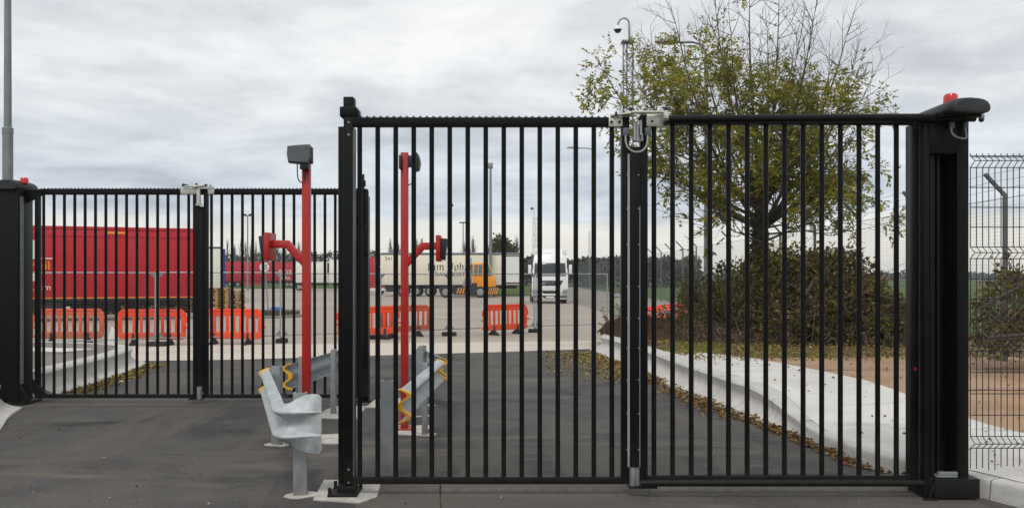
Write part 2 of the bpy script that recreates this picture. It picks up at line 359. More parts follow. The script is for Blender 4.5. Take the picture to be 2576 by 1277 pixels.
# ---- right-hand raised ground
RK = [(6.6, 2.0), (5.5, 4.2), (4.75, 5.6), (4.2, 6.72), (3.93, 7.3), (3.62, 7.95), (3.45, 8.6), (3.36, 9.4), (3.18, 10.6), (2.93, 12.0), (2.66, 14.6), (2.42, 17.6), (2.12, 20.0), (2.0, 21.0), (2.3, 21.9), (3.2, 22.5), (4.6, 22.9)]
rk = catmull([(a, b, 0) for a, b in RK], .15)
def sm(a, b, x): t = max(0, min(1, (x-a)/(b-a))); return t*t*(3-2*t)
def zk(y): return .165+.225*sm(9.3, 12.2, y)
LOW = [(0, -.1), (0, .02), (.006, .05), (.010, .08), (.013, .105), (.016, .125), (.02, .145), (.028, .16), (.045, .170), (.15, .172), (.15, -.1)]
TRIEF = [(0, -.1), (0, .035), (.12, .065), (.22, .115), (.28, .185), (.295, .26), (.268, .325), (.262, .36), (.30, .395), (.56, .40), (.56, -.1)]
def kerb(name, path, tfun, side, unit=.9, gap=.014):
    """stones of a kerb as children of one structure; side=+1 upstand to the right of travel"""
    bed = MB()
    L = [0]
    for i in range(1, len(path)): L.append(L[-1]+(path[i]-path[i-1]).length)
    def pt(s):
        s = max(0, min(L[-1], s)); i = 0
        while i < len(L)-2 and L[i+1] < s: i += 1
        t = (s-L[i])/max(1e-9, L[i+1]-L[i]); p = path[i].lerp(path[i+1], t)
        a = path[max(0, i-2)]; b = path[min(len(path)-1, i+3)]; d = (b-a).normalized()
        return p, Vector((d.y, -d.x, 0))*side
    def sect(s, inset=0.):
        p, n = pt(s); t = tfun(p.y)
        return [Vector((p.x, p.y, 0))+n*(lerp(a[0], b[0], t)+inset)+Vector((0, 0, lerp(a[1], b[1], t)-inset*.6)) for a, b in zip(LOW, TRIEF)]
    m = max(2, int(L[-1]/.3)); rows = [sect(L[-1]*i/m, .012)[1:10] for i in range(m+1)]
    bed.grid(rows); b = struct(name, bed, 'soil', recalc=True)
    k = int(L[-1]/unit)
    for i in range(k):
        s0, s1 = L[-1]*i/k+gap/2, L[-1]*(i+1)/k-gap/2; mb = MB()
        S = [sect(lerp(s0, s1, j/4)) for j in range(5)]
        jz = random.uniform(-.004, .004); S = [[q+Vector((0, 0, jz)) for q in r] for r in S]
        mb.grid(S); n = len(S[0]); mb.f.append(tuple(range(n-1, -1, -1))); mb.f.append(tuple(4*n+q for q in range(n)))
        mb.build('kerb_stone', 'concrete', b, bev=0.0, smooth=True)
    return [(lambda P_, N_, t_: P_+N_*lerp(.15, .56, t_))(*pt(L[-1]*i/m), tfun(pt(L[-1]*i/m)[0].y)) for i in range(m+1)]
back = kerb('kerb', rk, lambda y: sm(9.0, 11.6, y), 1)
# ground sheet behind the kerb
bk = [p for p in back]
def h_right(x, y):
    z = zk(y)-.012+.03*noise.noise((x*.5, y*.5, 0))*sm(6, 8, x)
    return z
near = [p for p in bk if p.y < 21.2][:]
rows = []
for p in near:
    rows.append([Vector((lerp(p.x-.02, 17, (j/14)**1.2), p.y, 0)) for j in range(15)])
rows = [[Vector((q.x, q.y, h_right(q.x, q.y)-sm(11, 17, q.x)*.6)) for q in r] for r in rows]
last = rows[-1]
for yy in (23, 25, 27, 29.5, 32):
    rows.append([Vector((lerp(2.7+.45*(yy-21.2), 17, (j/14)**1.2), yy, h_right(5, yy)-sm(11, 17, lerp(3, 17, (j/14)**1.2))*.6-sm(27, 32, yy)*.5)) for j in range(15)])
vg = MB().grid(rows); struct('verge', vg, 'verge', smooth=True)
pe = catmull([(8.1, 1.5, 0), (6.9, 4.2, 0), (6.25, 6.4, 0), (5.85, 8.2, 0), (5.5, 9.9, 0), (5.15, 12.0, 0), (4.75, 14.0, 0), (4.25, 15.6, 0), (3.55, 16.6, 0)], .3)
def edge_at(y):
    best = min(near, key=lambda q: abs(q.y-y)); return best.x
pr = []
for p in pe:
    x0 = edge_at(p.y)-.01
    pr.append([Vector((lerp(x0, p.x, j/6), p.y, zk(p.y)+.004+.004*j/6)) for j in range(7)])
struct('pavement', MB().grid(pr), 'pave', smooth=True)
br = []
for p in [q for q in pe if q.y < 15.4]:
    xe = 7.9 if p.y < 10 else 9.2
    xe = lerp(14, 9.4, sm(5, 12, p.y))
    br.append([Vector((lerp(p.x-.04, xe, j/10), p.y+.25*noise.noise((j*.9, p.y*.1, 3))*sm(13, 15, p.y), zk(p.y)+.003+.012*j/10+.02*noise.noise((j, p.y, 0)))) for j in range(11)])
struct('brown_path', MB().grid(br), 'brown', smooth=True)
for yy in (8.9, 11.2, 13.2):
    e0 = min(pe, key=lambda q: abs(q.y-yy)).x
    struct('path_edging', MB().quad((e0+.1, yy, zk(yy)+.035), (9.0, yy+.1, zk(yy)+.045), (9.0, yy+.16, zk(yy)+.045), (e0+.1, yy+.06, zk(yy)+.035)), 'footway')
# sloping bank at the foot of the far security fence
bkr = []
for y in (30, 36, 42, 50, 60, 75, 95, 118):
    x0 = lerp(5.2, 4.3, (y-30)/30) if y < 60 else 4.3
    bkr.append([Vector((lerp(x0, 9.4, j/5), y, .0+.46*math.sin(j/5*math.pi/2)+.03*noise.noise((j, y*.4, 0)))) for j in range(6)])
struct('bank', MB().grid(bkr), 'bank', smooth=True)
gb = MB(); gb.grid([[Vector((lerp(-4.5, 4.2, i/8), lerp(80.5, 100, j/5), .012+.75*sm(0, 3, j)+.12*noise.noise((i, j, 5)))) for i in range(9)] for j in range(6)])
struct('grass_bank', gb, 'field', smooth=True)

# ---- left island and its kerb
lk1 = catmull([(-5.2, 7.6, 0), (-5.75, 8.9, 0), (-6.35, 10.2, 0), (-6.75, 11.0, 0), (-7.02, 11.75, 0)], .15)
bL1 = kerb('kerb', lk1, lambda y: 1., -1)
lk2 = catmull([(-7.2, 13.05, 0), (-7.32, 14.2, 0), (-7.45, 15.6, 0), (-7.68, 17.0, 0), (-7.95, 17.8, 0), (-8.5, 18.5, 0), (-9.6, 19.0, 0), (-12, 19.7, 0), (-17, 20.9, 0)], .15)
bL2 = kerb('kerb', lk2, lambda y: 1., -1)
def fill(name, path, far, mt, z):
    rows = [[Vector((lerp(p.x, far(p)[0], j/4), lerp(p.y, far(p)[1], j/4), z)) for j in range(5)] for p in path]
    return struct(name, MB().grid(rows), mt)
fill('footway', bL1, lambda p: (-16, p.y), 'footway', .388)
fill('footway', bL2, lambda p: (-17.5, 15.2+(p.y-13)*.55), 'footway', .388)
struct('concrete_strip', MB().grid([[(-17, 17.9, .394), (-11.5, 17.2, .394), (-9.0, 16.4, .394)], [(-17, 18.7, .394), (-11.5, 17.75, .394), (-8.7, 17.2, .394)]]), 'pave')

# ================================================================== GATES
Y1, Y2 = 7.13, 12.4
S1, S2 = FP/Y1, FP/Y2
def gx(px, Y=Y1): return (px-CX)/FP*Y
def gz(py, Y=Y1): return CAM_H-(py-HY)/FP*Y
BAR = {}
def bar_mesh(h, r):
    k = (round(h, 3), r)
    if k not in BAR: BAR[k] = MB().tube([(0, 0, 0), (0, 0, h)], r, 10).mesh('bar', 'black', smooth=True)
    return BAR[k]
def leaf(parent, Y, x0, x1, zb, zt, bars, stiles, rail=.08, brail=.062, r=.0215, depth=.06):
    f = MB()
    f.box(x0, x1, Y-depth/2, Y+depth/2, zt-rail, zt); f.box(x0, x1, Y-depth/2, Y+depth/2, zb, zb+brail)
    for (a, b, zz0, zz1) in stiles: f.box(a, b, Y-depth/2-.004, Y+depth/2+.004, zz0, zz1)
    fr = f.build('leaf_frame', 'black', parent, bev=.004)
    me = bar_mesh(zt-rail-zb-brail, r); org = ORG[parent.name]
    for bx in bars:
        o = bpy.data.objects.new('bar', me); link(o, fr); o.location = Vector((bx, Y, zb+brail))-org
    sp = MB(); pitch = .0575; x = x0+.02
    while x+pitch < x1:                                          # scalloped anti-climb strip
        pts = [(x, zt), (x+pitch, zt)]
        arc = [(x+pitch/2+pitch*.5*math.cos(a)*.97, zt+.028-.022*math.sin(a)) for a in [math.pi*i/8 for i in range(9)]]
        poly = [(x, zt+.0), (x+pitch, zt+.0), (x+pitch, zt+.028)]+arc[1:-1]+[(x, zt+.028)]
        for i in range(len(arc)-1):
            (ax, az), (bx_, bz) = arc[i], arc[i+1]
            sp.box(min(ax, bx_), max(ax, bx_), Y+.008, Y+.013, zt-.001, max(zt+.001, (az+bz)/2))
        x += pitch
    sp.build('spike_strip', 'black', fr)
    return fr

zt1, zb1 = gz(297), gz(1215)
g1 = thing('folding_gate', 'near black bi-fold gate of upright bars with galvanised top hinge', 'gate', (gx(1590), Y1, 0))
lb = [gx(905+45.29*i) for i in range(15)]
lf = leaf(g1, Y1, gx(868), gx(1582), zb1, zt1, lb, [(gx(866), gx(889), gz(1208), zt1-.001), (gx(1562), gx(1582), zb1+.001, zt1+.004)])
rb = [gx(1645+46.9*i) for i in range(14)]
zt1r, zb1r = gz(292), gz(1211)
rf = leaf(g1, Y1, gx(1609), gx(2312), zb1r, zt1r, rb, [(gx(1609), gx(1628), zb1r+.001, zt1r+.003), (gx(2291), gx(2312), zb1r+.001, zt1r+.001)])
# linkage tubes on the near side of the right leaf
MB().tube([P(1683, 301, 7.02), P(2000, 299, 7.02), P(2452, 296, 6.98)], .037, 12).build('linkage_tube', 'black', g1, smooth=True)
MB().tube([P(1612, 1214, 7.03), P(2338, 1214, 7.03)], .030, 12).build('linkage_tube', 'black', g1, smooth=True)
# meeting post: cover box and light hinge strip
MB().box(gx(1582.5), gx(1608.5), Y1-.055, Y1+.03, gz(1170), gz(372)).build('safety_edge', 'blackdull', g1, bev=.006)
MB().box(gx(1576.5), gx(1581.5), Y1-.062, Y1-.035, gz(1170), gz(390)).build('hinge_strip', 'galv', g1)
MB().box(gx(1606), gx(1608), Y1-.0605, Y1-.05, gz(1170), gz(520)).build('hinge_strip', 'galvdark', g1)
sc = MB()
for py in (440, 525, 615, 720, 800, 875, 955, 1040, 1130):
    for px in (1577.5, 1606.5): sc.lathe(P(px, py, Y1-.065), [(.006, 0), (.006, .006)], 6, 'y')
tag(sc.build('screws', 'galv', g1), kind='stuff')
MB().lathe((gx(1591), Y1-.03, 0), [(.029, gz(1218)), (.029, gz(1172))], 14).build('drop_bolt', 'galv', g1, smooth=True)
MB().lathe((gx(1601.5), Y1-.02, 0), [(.022, gz(1218)), (.022, gz(1172))], 12).build('drop_bolt', 'galvdark', g1, smooth=True)
MB().box(gx(1580), gx(1650), Y1-.07, Y1+.05, gz(1223), gz(1218.5)).build('foot_plate', 'blackdull', g1)
# galvanised fold hinge on top
MB().box(gx(1530), gx(1564.5), Y1-.045, Y1+.045, gz(321), gz(297.5)-.0).build('hinge_bracket', 'zinc', g1, bev=.004)
MB().box(gx(1624), gx(1683), Y1-.047, Y1+.045, gz(320.5), gz(291)).build('hinge_bracket', 'zinc', g1, bev=.004)
ho = MB()
for px, py, s in ((1537, 310, .018), (1557, 310, .018), (1638, 308, .016), (1675, 310, .018)): MB().lathe((gx(px), Y1-.049, gz(py)), [(s*.75, -.003), (s*.75, .003)], 12, 'y').build('bolt', 'plastic', g1, smooth=True)
hp = MB()
hp.bar(P(1537, 292, 7.1), P(1590, 285, 7.02), .06, .016); hp.bar(P(1572, 292, 7.16), P(1600, 290, 7.12), .07, .014)
hp.bar(P(1588, 283, 7.0), P(1679, 282, 7.05), .055, .018); hp.bar(P(1620, 287, 7.12), P(1668, 287, 7.12), .04, .016)
hp.lathe(P(1585, 292, 7.06), [(.032, 0), (.032, .05)], 14); hp.lathe(P(1676, 300, 7.0), [(.024, 0), (.024, .055)], 12)
hp.build('hinge_plate', 'zinc', g1, bev=.002)
kn = MB()
for px, py, r in ((1586, 277, .026), (1676, 276, .028), (1623, 280, .018), (1550, 287, .012), (1676, 310, .026)):
    MB().lathe(P(px, py, 7.05), [(r*.8, -.02), (r, -.004), (r*.85, .014), (r*.3, .024)], 12).build('grease_cap', 'plastic', g1, smooth=True)
st = MB()
st.box(gx(1590), gx(1595), Y1-.10, Y1-.06, gz(358), gz(312)); st.lathe((gx(1600), Y1-.075, 0), [(.016, gz(360)), (.016, gz(318))], 10)
st.box(gx(1606), gx(1610), Y1-.105, Y1-.058, gz(345), gz(308)); st.lathe((gx(1612), Y1-.075, 0), [(.010, gz(358)), (.010, gz(340))], 8)
st.box(gx(1590), gx(1612), Y1-.058, Y1-.05, gz(360), gz(325))
st.build('hinge_barrel', 'galv', g1, smooth=True)
def socket(a, b, c, d, Y): return MB().box(*sorted((gx(a, Y), gx(b, Y))), Y-.03, Y+.01, *sorted((gz(d, Y), gz(c, Y)))).build('cable_socket', 'grey_box', g1, bev=.004)
socket(1567, 1581, 323, 342, 7.06); socket(1622, 1636, 323, 342, 7.06)
cab = [P(1574, 341, 7.02), P(1574, 355, 7.01), P(1579, 371, 7.0), P(1590, 380, 6.99), P(1603, 383, 6.99), P(1617, 379, 6.99), P(1626, 368, 7.0), P(1629, 354, 7.01), P(1629, 341, 7.02)]
MB().tube(catmull(cab, .02), .0085, 8).build('cable', 'grey_cable', g1, smooth=True)

# slam post of the near gate
sp1 = thing('gate_post', 'black latch post with square cap beside near gate, bolted to pale pad', 'gate post', P(868, 1246, 7.2)*1)
sp1.location.z = 0; ORG[sp1.name] = Vector(sp1.location)
Yp = 7.20
MB().box(gx(850, Yp), gx(887.5, Yp), Yp+.01, Yp+.16, .02, gz(318, Yp)).build('post', 'black', sp1, bev=.004)
MB().box(gx(889.3, Yp), gx(893, Yp), Yp-.09, Yp-.02, gz(1205, Yp), gz(322, Yp)).build('striker_strip', 'galvdark', sp1)
MB().box(gx(862, Yp), gx(888, Yp), Yp+.02, Yp+.14, gz(300, Yp), gz(242, Yp)).build('post_cap', 'blackdull', sp1, bev=.008)
cp = MB(); cp.box(gx(857, Yp), gx(899, Yp), Yp-.05, Yp+.17, gz(296, Yp), gz(271, Yp)); cp.box(gx(893, Yp), gx(903, Yp), Yp-.03, Yp+.1, gz(300, Yp), gz(279, Yp))
cp.build('catch', 'blackdull', sp1, bev=.008)
bo = MB()
for py in (308, 339, 1180, 1213): MB().lathe(P(877, py, Y1-.036), [(.009, -.004), (.009, .003)], 10, 'y').build('bolt', 'galv', sp1, smooth=True)
b0 = MB(); b0.box(gx(834, Yp), gx(906, Yp), 7.03, 7.33, .012, .036); b0.box(gx(853, Yp), gx(896, Yp), 7.1, 7.3, .036, .09)
for (u, v) in ((838, 7.06), (902, 7.06), (838, 7.3), (902, 7.3)): b0.lathe((gx(u, Yp), v, .036), [(.016, 0), (.016, .05)], 6)
b0.build('base_plate', 'blackdull', sp1, bev=.003)
pd = MB(); pd.prism([G(788, 1258, .0), G(905, 1266, 0), G(948, 1252, 0), G(958, 1216, 0), G(860, 1209, 0), G(815, 1209, 0)], (0, 0, .012))
tag(at_origin(pd.build('concrete_pad', 'padcon'), (gx(868), 7.2, 0)), 'pale concrete pad under the latch post of the near gate', 'concrete pad')

# drive post of the near gate
dp = thing('gate_post', 'wide black drive post with rounded motor cover and red beacon, by kerb', 'gate post', (3.7, 7.15, 0))
d = MB()
d.box(3.52, 3.565, 7.0, 7.34, .03, 3.24); d.box(3.80, 3.90, 7.0, 7.34, .03, 3.24); d.box(3.565, 3.80, 7.20, 7.34, .03, 3.24)
d.box(3.565, 3.80, 7.0, 7.2, 2.95, 3.24); d.box(3.565, 3.80, 7.0, 7.2, .03, .19)
d.build('post', 'black', dp, bev=.006)
MB().box(3.585, 3.625, 7.03, 7.2, .19, 2.95).box(3.66, 3.685, 7.06, 7.2, .19, 2.95).build('channel', 'blackdull', dp, bev=.003)
MB().box(gx(2313, 7.08), gx(2322.5, 7.08), 7.07, 7.10, .12, gz(316, 7.08)).build('hinge_strip', mat('grey_strip', (.05, .052, .055), .4, 0, .4, 2, spec=.3), dp)
MB().box(gx(2305, 7.05), gx(2311, 7.05), 7.085, 7.1, gz(932, 7.05), gz(925, 7.05)).build('reflector', mat('reflector_red', C(150, 25, 20), .4), dp)
cv = MB()
prof = [(-.160, 0), (-.172, .018), (-.174, .045), (-.166, .075), (-.148, .100), (-.118, .118), (-.07, .129), (0, .134), (.07, .128), (.118, .115), (.15, .094), (.168, .066), (.174, .035), (.170, .014), (.16, 0)]
secs = [(6.745, .82), (6.755, .91), (6.785, .97), (6.84, 1.0), (7.35, 1.0), (7.45, .9)]
rows = [[Vector((3.785+a*s, y, 3.262+b*s*.92)) for a, b in prof] for y, s in secs]; cv.grid(rows); n = len(prof)
cv.f.append(tuple(range(n))); cv.f.append(tuple(range((len(secs)-1)*n+n-1, (len(secs)-1)*n-1, -1)))
cv.f += [(i*n, (i+1)*n, (i+1)*n+n-1, i*n+n-1) for i in range(len(secs)-1)]
cv.build('motor_cover', 'cover', dp, smooth=True)
MB().box(3.60, 3.93, 6.86, 7.3, 3.24, 3.27).build('motor_plate', 'blackdull', dp)
MB().lathe((3.755, 7.02, 3.37), [(.056, 0), (.058, .02), (.056, .075), (.045, .09), (.0, .094)], 20).build('beacon', 'beacon', dp, smooth=True)
MB().lathe(P(2469, 296, 6.98), [(.02, -.01), (.026, .006), (.02, .03), (.012, .04)], 14).bar(P(2445, 292, 6.98), P(2470, 289, 6.98), .018, .014).build('ball_joint', 'galv', dp, smooth=True)
MB().lathe(P(2469, 297, 6.98), [(.008, -.036), (.02, -.028), (.022, -.008), (.018, .002)], 12).build('joint_boot', 'plastic', dp, smooth=True)
for a, b in ((2388, 2399), (2424, 2434)):
    MB().box(gx(a, 6.96), gx(b, 6.96), 6.94, 6.97, gz(324, 6.96), gz(308, 6.96)).build('cable_socket', 'grey_box', dp, bev=.003)
MB().tube(catmull([P(2393, 322, 6.94), P(2394, 332, 6.93), P(2400, 341, 6.92), P(2412, 347, 6.92), P(2424, 349, 6.92), P(2431, 347, 6.92), P(2431, 338, 6.93), P(2428, 322, 6.94)], .02), .008, 8).build('cable', 'grey_cable', dp, smooth=True)
bx_ = MB(); bx_.box(gx(2351, 6.97), 3.975, 6.965, 7.33, .02, .185)
bx_.prism([(3.56, 6.97, .005), (3.63, 6.97, .19), (3.60, 6.97, .19), (3.53, 6.97, .005)], (0, .02, 0)); bx_.prism([(3.56, 7.3, .005), (3.63, 7.3, .19), (3.60, 7.3, .19), (3.53, 7.3, .005)], (0, .02, 0))
bx_.box(3.50, 3.62, 6.955, 6.985, .004, .02); bx_.build('base_box', 'black', dp, bev=.004)
MB().box(3.62, 3.80, 6.99, 7.12, .19, .205).box(3.64, 3.83, 7.0, 7.03, .205, .235).lathe((3.70, 7.05, .19), [(.02, 0), (.02, .04)], 10).build('pivot', 'galvdark', dp, bev=.003)

# ---- far gate
zt2, zb2 = gz(476, Y2), gz(1000, Y2)
h = lambda px: gx(px, Y2)
g2 = thing('folding_gate', 'far black bi-fold gate across the left lane, red trailer behind', 'gate', (h(503), Y2, 0))
leaf(g2, Y2, h(98), h(513), zb2, zt2, [h(110+26.05*i) for i in range(15)], [(h(90), h(101), zb2+.001, gz(480, Y2)), (h(487), h(501), zb2+.001, zt2+.004)], .085, .06)
leaf(g2, Y2, h(513.5), h(926), zb2, zt2, [h(532+25.95*i) for i in range(15)], [(h(514), h(524), zb2+.001, zt2+.004), (h(916), h(927), zb2+.001, zt2-.03)], .085, .06)
MB().box(h(501.3), h(513.7), Y2-.045, Y2+.03, gz(985, Y2), gz(520, Y2)).build('safety_edge', 'blackdull', g2, bev=.006)
MB().box(h(457), h(500), Y2-.047, Y2+.045, gz(489.5, Y2), gz(474.5, Y2)).build('hinge_bracket', 'zinc', g2, bev=.004)
MB().box(h(525.5), h(541), Y2-.047, Y2+.045, gz(489.5, Y2), gz(475.5, Y2)).build('hinge_bracket', 'zinc', g2, bev=.004)
k = MB(); k.bar(P(460, 470, 12.35), P(512, 468, 12.3), .07, .02); k.bar(P(484, 469, 12.33), P(536, 471, 12.35), .07, .02); k.lathe(P(492, 473, 12.33), [(.05, 0), (.05, .04)], 12)
k.build('hinge_plate', 'zinc', g2, bev=.002)
k = MB()
for px, py, r in ((462, 466, .028), (470, 468, .026), (494, 465, .022), (518, 467, .028), (529, 469, .016)): MB().lathe(P(px, py, 12.33), [(r*.8, -.02), (r, -.004), (r*.85, .014), (r*.3, .024)], 10).build('grease_cap', 'plastic', g2, smooth=True)
MB().lathe((h(504), Y2-.07, 0), [(.032, gz(514, Y2)), (.03, gz(476, Y2))], 12).box(h(498), h(512), Y2-.09, Y2-.04, gz(518, Y2), gz(514, Y2)).build('hinge_barrel', 'zinc', g2, smooth=True)
MB().lathe((h(506), Y2-.06, 0), [(.04, gz(1002, Y2)), (.04, gz(971, Y2))], 14).build('drop_bolt', 'galv', g2, smooth=True)
MB().box(h(478), h(512), Y2-.08, Y2+.04, gz(1004, Y2), gz(1001, Y2)).build('foot_plate', 'blackdull', g2)
MB().prism([P(80, 952, 12.36), P(125, 998, 12.36), P(96, 1003, 12.36), P(80, 985, 12.36)], (0, .03, 0)).build('gusset', 'black', g2)
MB().prism([P(62, 478, 12.36), P(104, 478, 12.36), P(102, 492, 12.36), P(66, 512, 12.36)], (0, .04, 0)).build('gusset', 'black', g2)

ld = thing('gate_post', 'black drive post of the far gate with red beacon, at left edge', 'gate post', (-7.5, 12.4, 0))
MB().box(-7.655, -7.335, 12.18, 12.56, .02, 3.2).build('post', 'black', ld, bev=.008)
MB().box(-7.333, -7.325, 12.22, 12.30, .3, 3.1).build('hinge_strip', 'galvdark', ld)
rows = [[Vector((-7.495+a*s, y, 3.2+b*s)) for a, b in [(q[0]*1.0, q[1]*1.1) for q in prof]] for y, s in [(12.12, .9), (12.15, .97), (12.22, 1.02), (12.62, 1.02), (12.68, .97), (12.72, .86)]]
cv = MB().grid(rows); cv.f.append(tuple(range(n))); cv.f.append(tuple(range(5*n+n-1, 5*n-1, -1))); cv.f += [(i*n, (i+1)*n, (i+1)*n+n-1, i*n+n-1) for i in range(5)]
cv.build('motor_cover', 'cover', ld, smooth=True)
MB().lathe((-7.35, 12.36, 3.30), [(.056, 0), (.058, .02), (.056, .075), (.045, .09), (.0, .094)], 20).build('beacon', 'beacon', ld, smooth=True)
MB().box(-7.68, -7.22, 12.12, 12.6, .004, .035).prism([(-7.33, 12.2, .03), (-7.15, 12.2, .03), (-7.33, 12.2, .3)], (0, .02, 0)).build('base_plate', 'black', ld, bev=.003)

rp = thing('gate_post', 'black latch post at the right end of far gate, behind near post', 'gate post', (h(918), Y2+.1, 0))
MB().box(h(905), h(925), Y2+.05, Y2+.2, .02, gz(492, Y2)).build('post', 'black', rp, bev=.005)
MB().box(h(908), h(918), Y2-.08, Y2-.03, gz(560, Y2), gz(440, Y2)).box(h(916), h(921), Y2-.07, Y2-.02, gz(470, Y2), gz(455, Y2)).build('catch', 'blackdull', rp, bev=.004)
MB().box(h(895), h(935), Y2+.0, Y2+.28, .004, .03).build('base_plate', 'blackdull', rp)
MB().prism([P(905, 560, 12.33), P(926, 590, 12.33), P(926, 640, 12.33), P(905, 640, 12.33)], (0, .03, 0)).build('guide_plate', 'black', rp)

# ================================================================== RED READER POSTS
def reader_post(label, X, Y, mirror, arm_px):
    t = thing('reader_post', label, 'reader post', (X, Y, 0), group='red reader posts')
    s = -1 if mirror else 1
    MB().box(X-.045, X+.045, Y-.045, Y+.045, .012, 3.44).build('post', 'red', t, bev=.006)
    MB().box(X-.12, X+.12, Y-.12, Y+.12, .012, .03).build('base_plate', 'red', t, bev=.003)
    a = MB()
    poly = [(0, 2.02), (.20, 2.235), (.42, 2.235), (.42, 2.325), (.165, 2.325), (-.02+.02, 2.14)]
    a.prism([(X+s*(.04+u), Y-.04, zz) for u, zz in poly], (0, .08, 0)); ar = a.build('arm', 'red', t, bev=.004)
    MB().box(*sorted((X+s*.40, X+s*.455)), Y-.16, Y+.16, 2.09, 2.41).build('backplate', 'red', t, bev=.004)
    u = MB(); x0, x1 = X+s*.456, X+s*.535
    u.add([(x0, Y-.11, 2.12), (x0, Y+.11, 2.12), (x0, Y+.11, 2.375), (x0, Y-.11, 2.375), (x0+s*.045, Y-.1, 2.10), (x0+s*.045, Y+.1, 2.10), (x1, Y+.1, 2.37), (x1, Y-.1, 2.37)],
          [(0, 1, 2, 3), (4, 5, 6, 7), (0, 1, 5, 4), (1, 2, 6, 5), (2, 3, 7, 6), (3, 0, 4, 7)])
    u.build('reader', 'plastic', t, bev=.006)
    return t, s
t, s = reader_post('red steel reader post with arm to the left and grey antenna box', -2.405, 9.6, True, None)
Ya = 9.5; a = MB()
aw = [(-.19, 0.0), (-.183, .095), (-.1, .105), (.06, .115), (.075, .09), (.085, -.05), (.06, -.105), (-.08, -.1), (-.175, -.09)]
fr_ = [Vector((-2.405+u, Ya-.055, 3.31+v)) for u, v in aw]; bk_ = [Vector((-2.405+u*1.03, Ya+.03, 3.31+v*1.05)) for u, v in aw]; mid_ = [Vector((-2.405-.055+(u+.055)*.9, Ya-.075, 3.31+v*.88)) for u, v in aw]
n_ = len(aw); a.add(mid_+fr_+bk_, [tuple(range(n_))]+[(i, (i+1) % n_, n_+(i+1) % n_, n_+i) for i in range(n_)]+[(n_+i, n_+(i+1) % n_, 2*n_+(i+1) % n_, 2*n_+i) for i in range(n_)]+[tuple(2*n_+i for i in range(n_-1, -1, -1))])
a.build('antenna_box', 'grey_box', t, smooth=True)
MB().box(-2.45, -2.355, 9.46, 9.55, 3.14, 3.215).box(-2.34, -2.315, 9.47, 9.56, 3.21, 3.40).build('bracket', 'plastic', t, bev=.006)
MB().tube(catmull([P(748, 412, 9.5), P(748, 430, 9.48), P(749, 445, 9.48), P(753, 456, 9.5), P(762, 460, 9.54)], .03), .007, 6).build('cable', 'plastic', t, smooth=True)
MB().tube(catmull([P(765, 430, 9.53), P(766, 440, 9.53), P(765, 455, 9.53)], .03), .006, 6).build('cable', 'plastic', t, smooth=True)
t, s = reader_post('red steel reader post with arm to the right, seen through near gate', -1.335, 10.2, False, None)
MB().box(-1.395, -1.36, 10.1, 10.28, 3.23, 3.40).box(-1.29, -1.22, 10.14, 10.24, 3.26, 3.40).build('bracket', 'plastic', t, bev=.006)
a = MB(); a.prism([(-1.215, 10.02, 3.415), (-1.165, 10.02, 3.425), (-1.145, 10.02, 3.36), (-1.14, 10.02, 3.30), (-1.155, 10.02, 3.22), (-1.215, 10.02, 3.205)], (0, .27, 0)); a.build('antenna_box', 'plastic', t, bev=.01)
MB().tube(catmull([P(1037, 436, 10.2), P(1040, 452, 10.2), P(1036, 462, 10.2), P(1027, 466, 10.2)], .03), .007, 6).build('cable', 'plastic', t, smooth=True)
def rough(poly, n=9, j=.014):
    o = []
    for a, b in zip(poly, poly[1:]+poly[:1]):
        a = Vector(a); b = Vector(b)
        for i in range(n): p = a.lerp(b, i/n); o.append(p+Vector((random.uniform(-j, j), random.uniform(-j, j), 0)))
    return o
def pad(x0, x1, y0, y1, label, j=.05):
    q = [(x0+random.uniform(-j, j), y0, 0), (x1, y0+random.uniform(-j, j), 0), (x1+random.uniform(-j, j), y1, 0), (x0, y1, 0)]
    o = MB().prism(rough(q), (0, 0, .012)).build('concrete_pad', 'padcon'); at_origin(o, ((x0+x1)/2, (y0+y1)/2, 0)); return tag(o, label, 'concrete pad')
pad(-2.68, -1.93, 9.32, 9.86, 'pale concrete pad under the red post with grey antenna box')
pad(-1.62, -1.06, 9.86, 10.46, 'pale concrete pad under the red post behind the near gate')
pad(-2.62, -2.06, 11.0, 12.0, 'pale concrete patch beside the rear left crash barrier post', .1)
pad(-2.1, -1.55, 11.9, 12.75, 'pale concrete pad around the far gate latch post', .08)

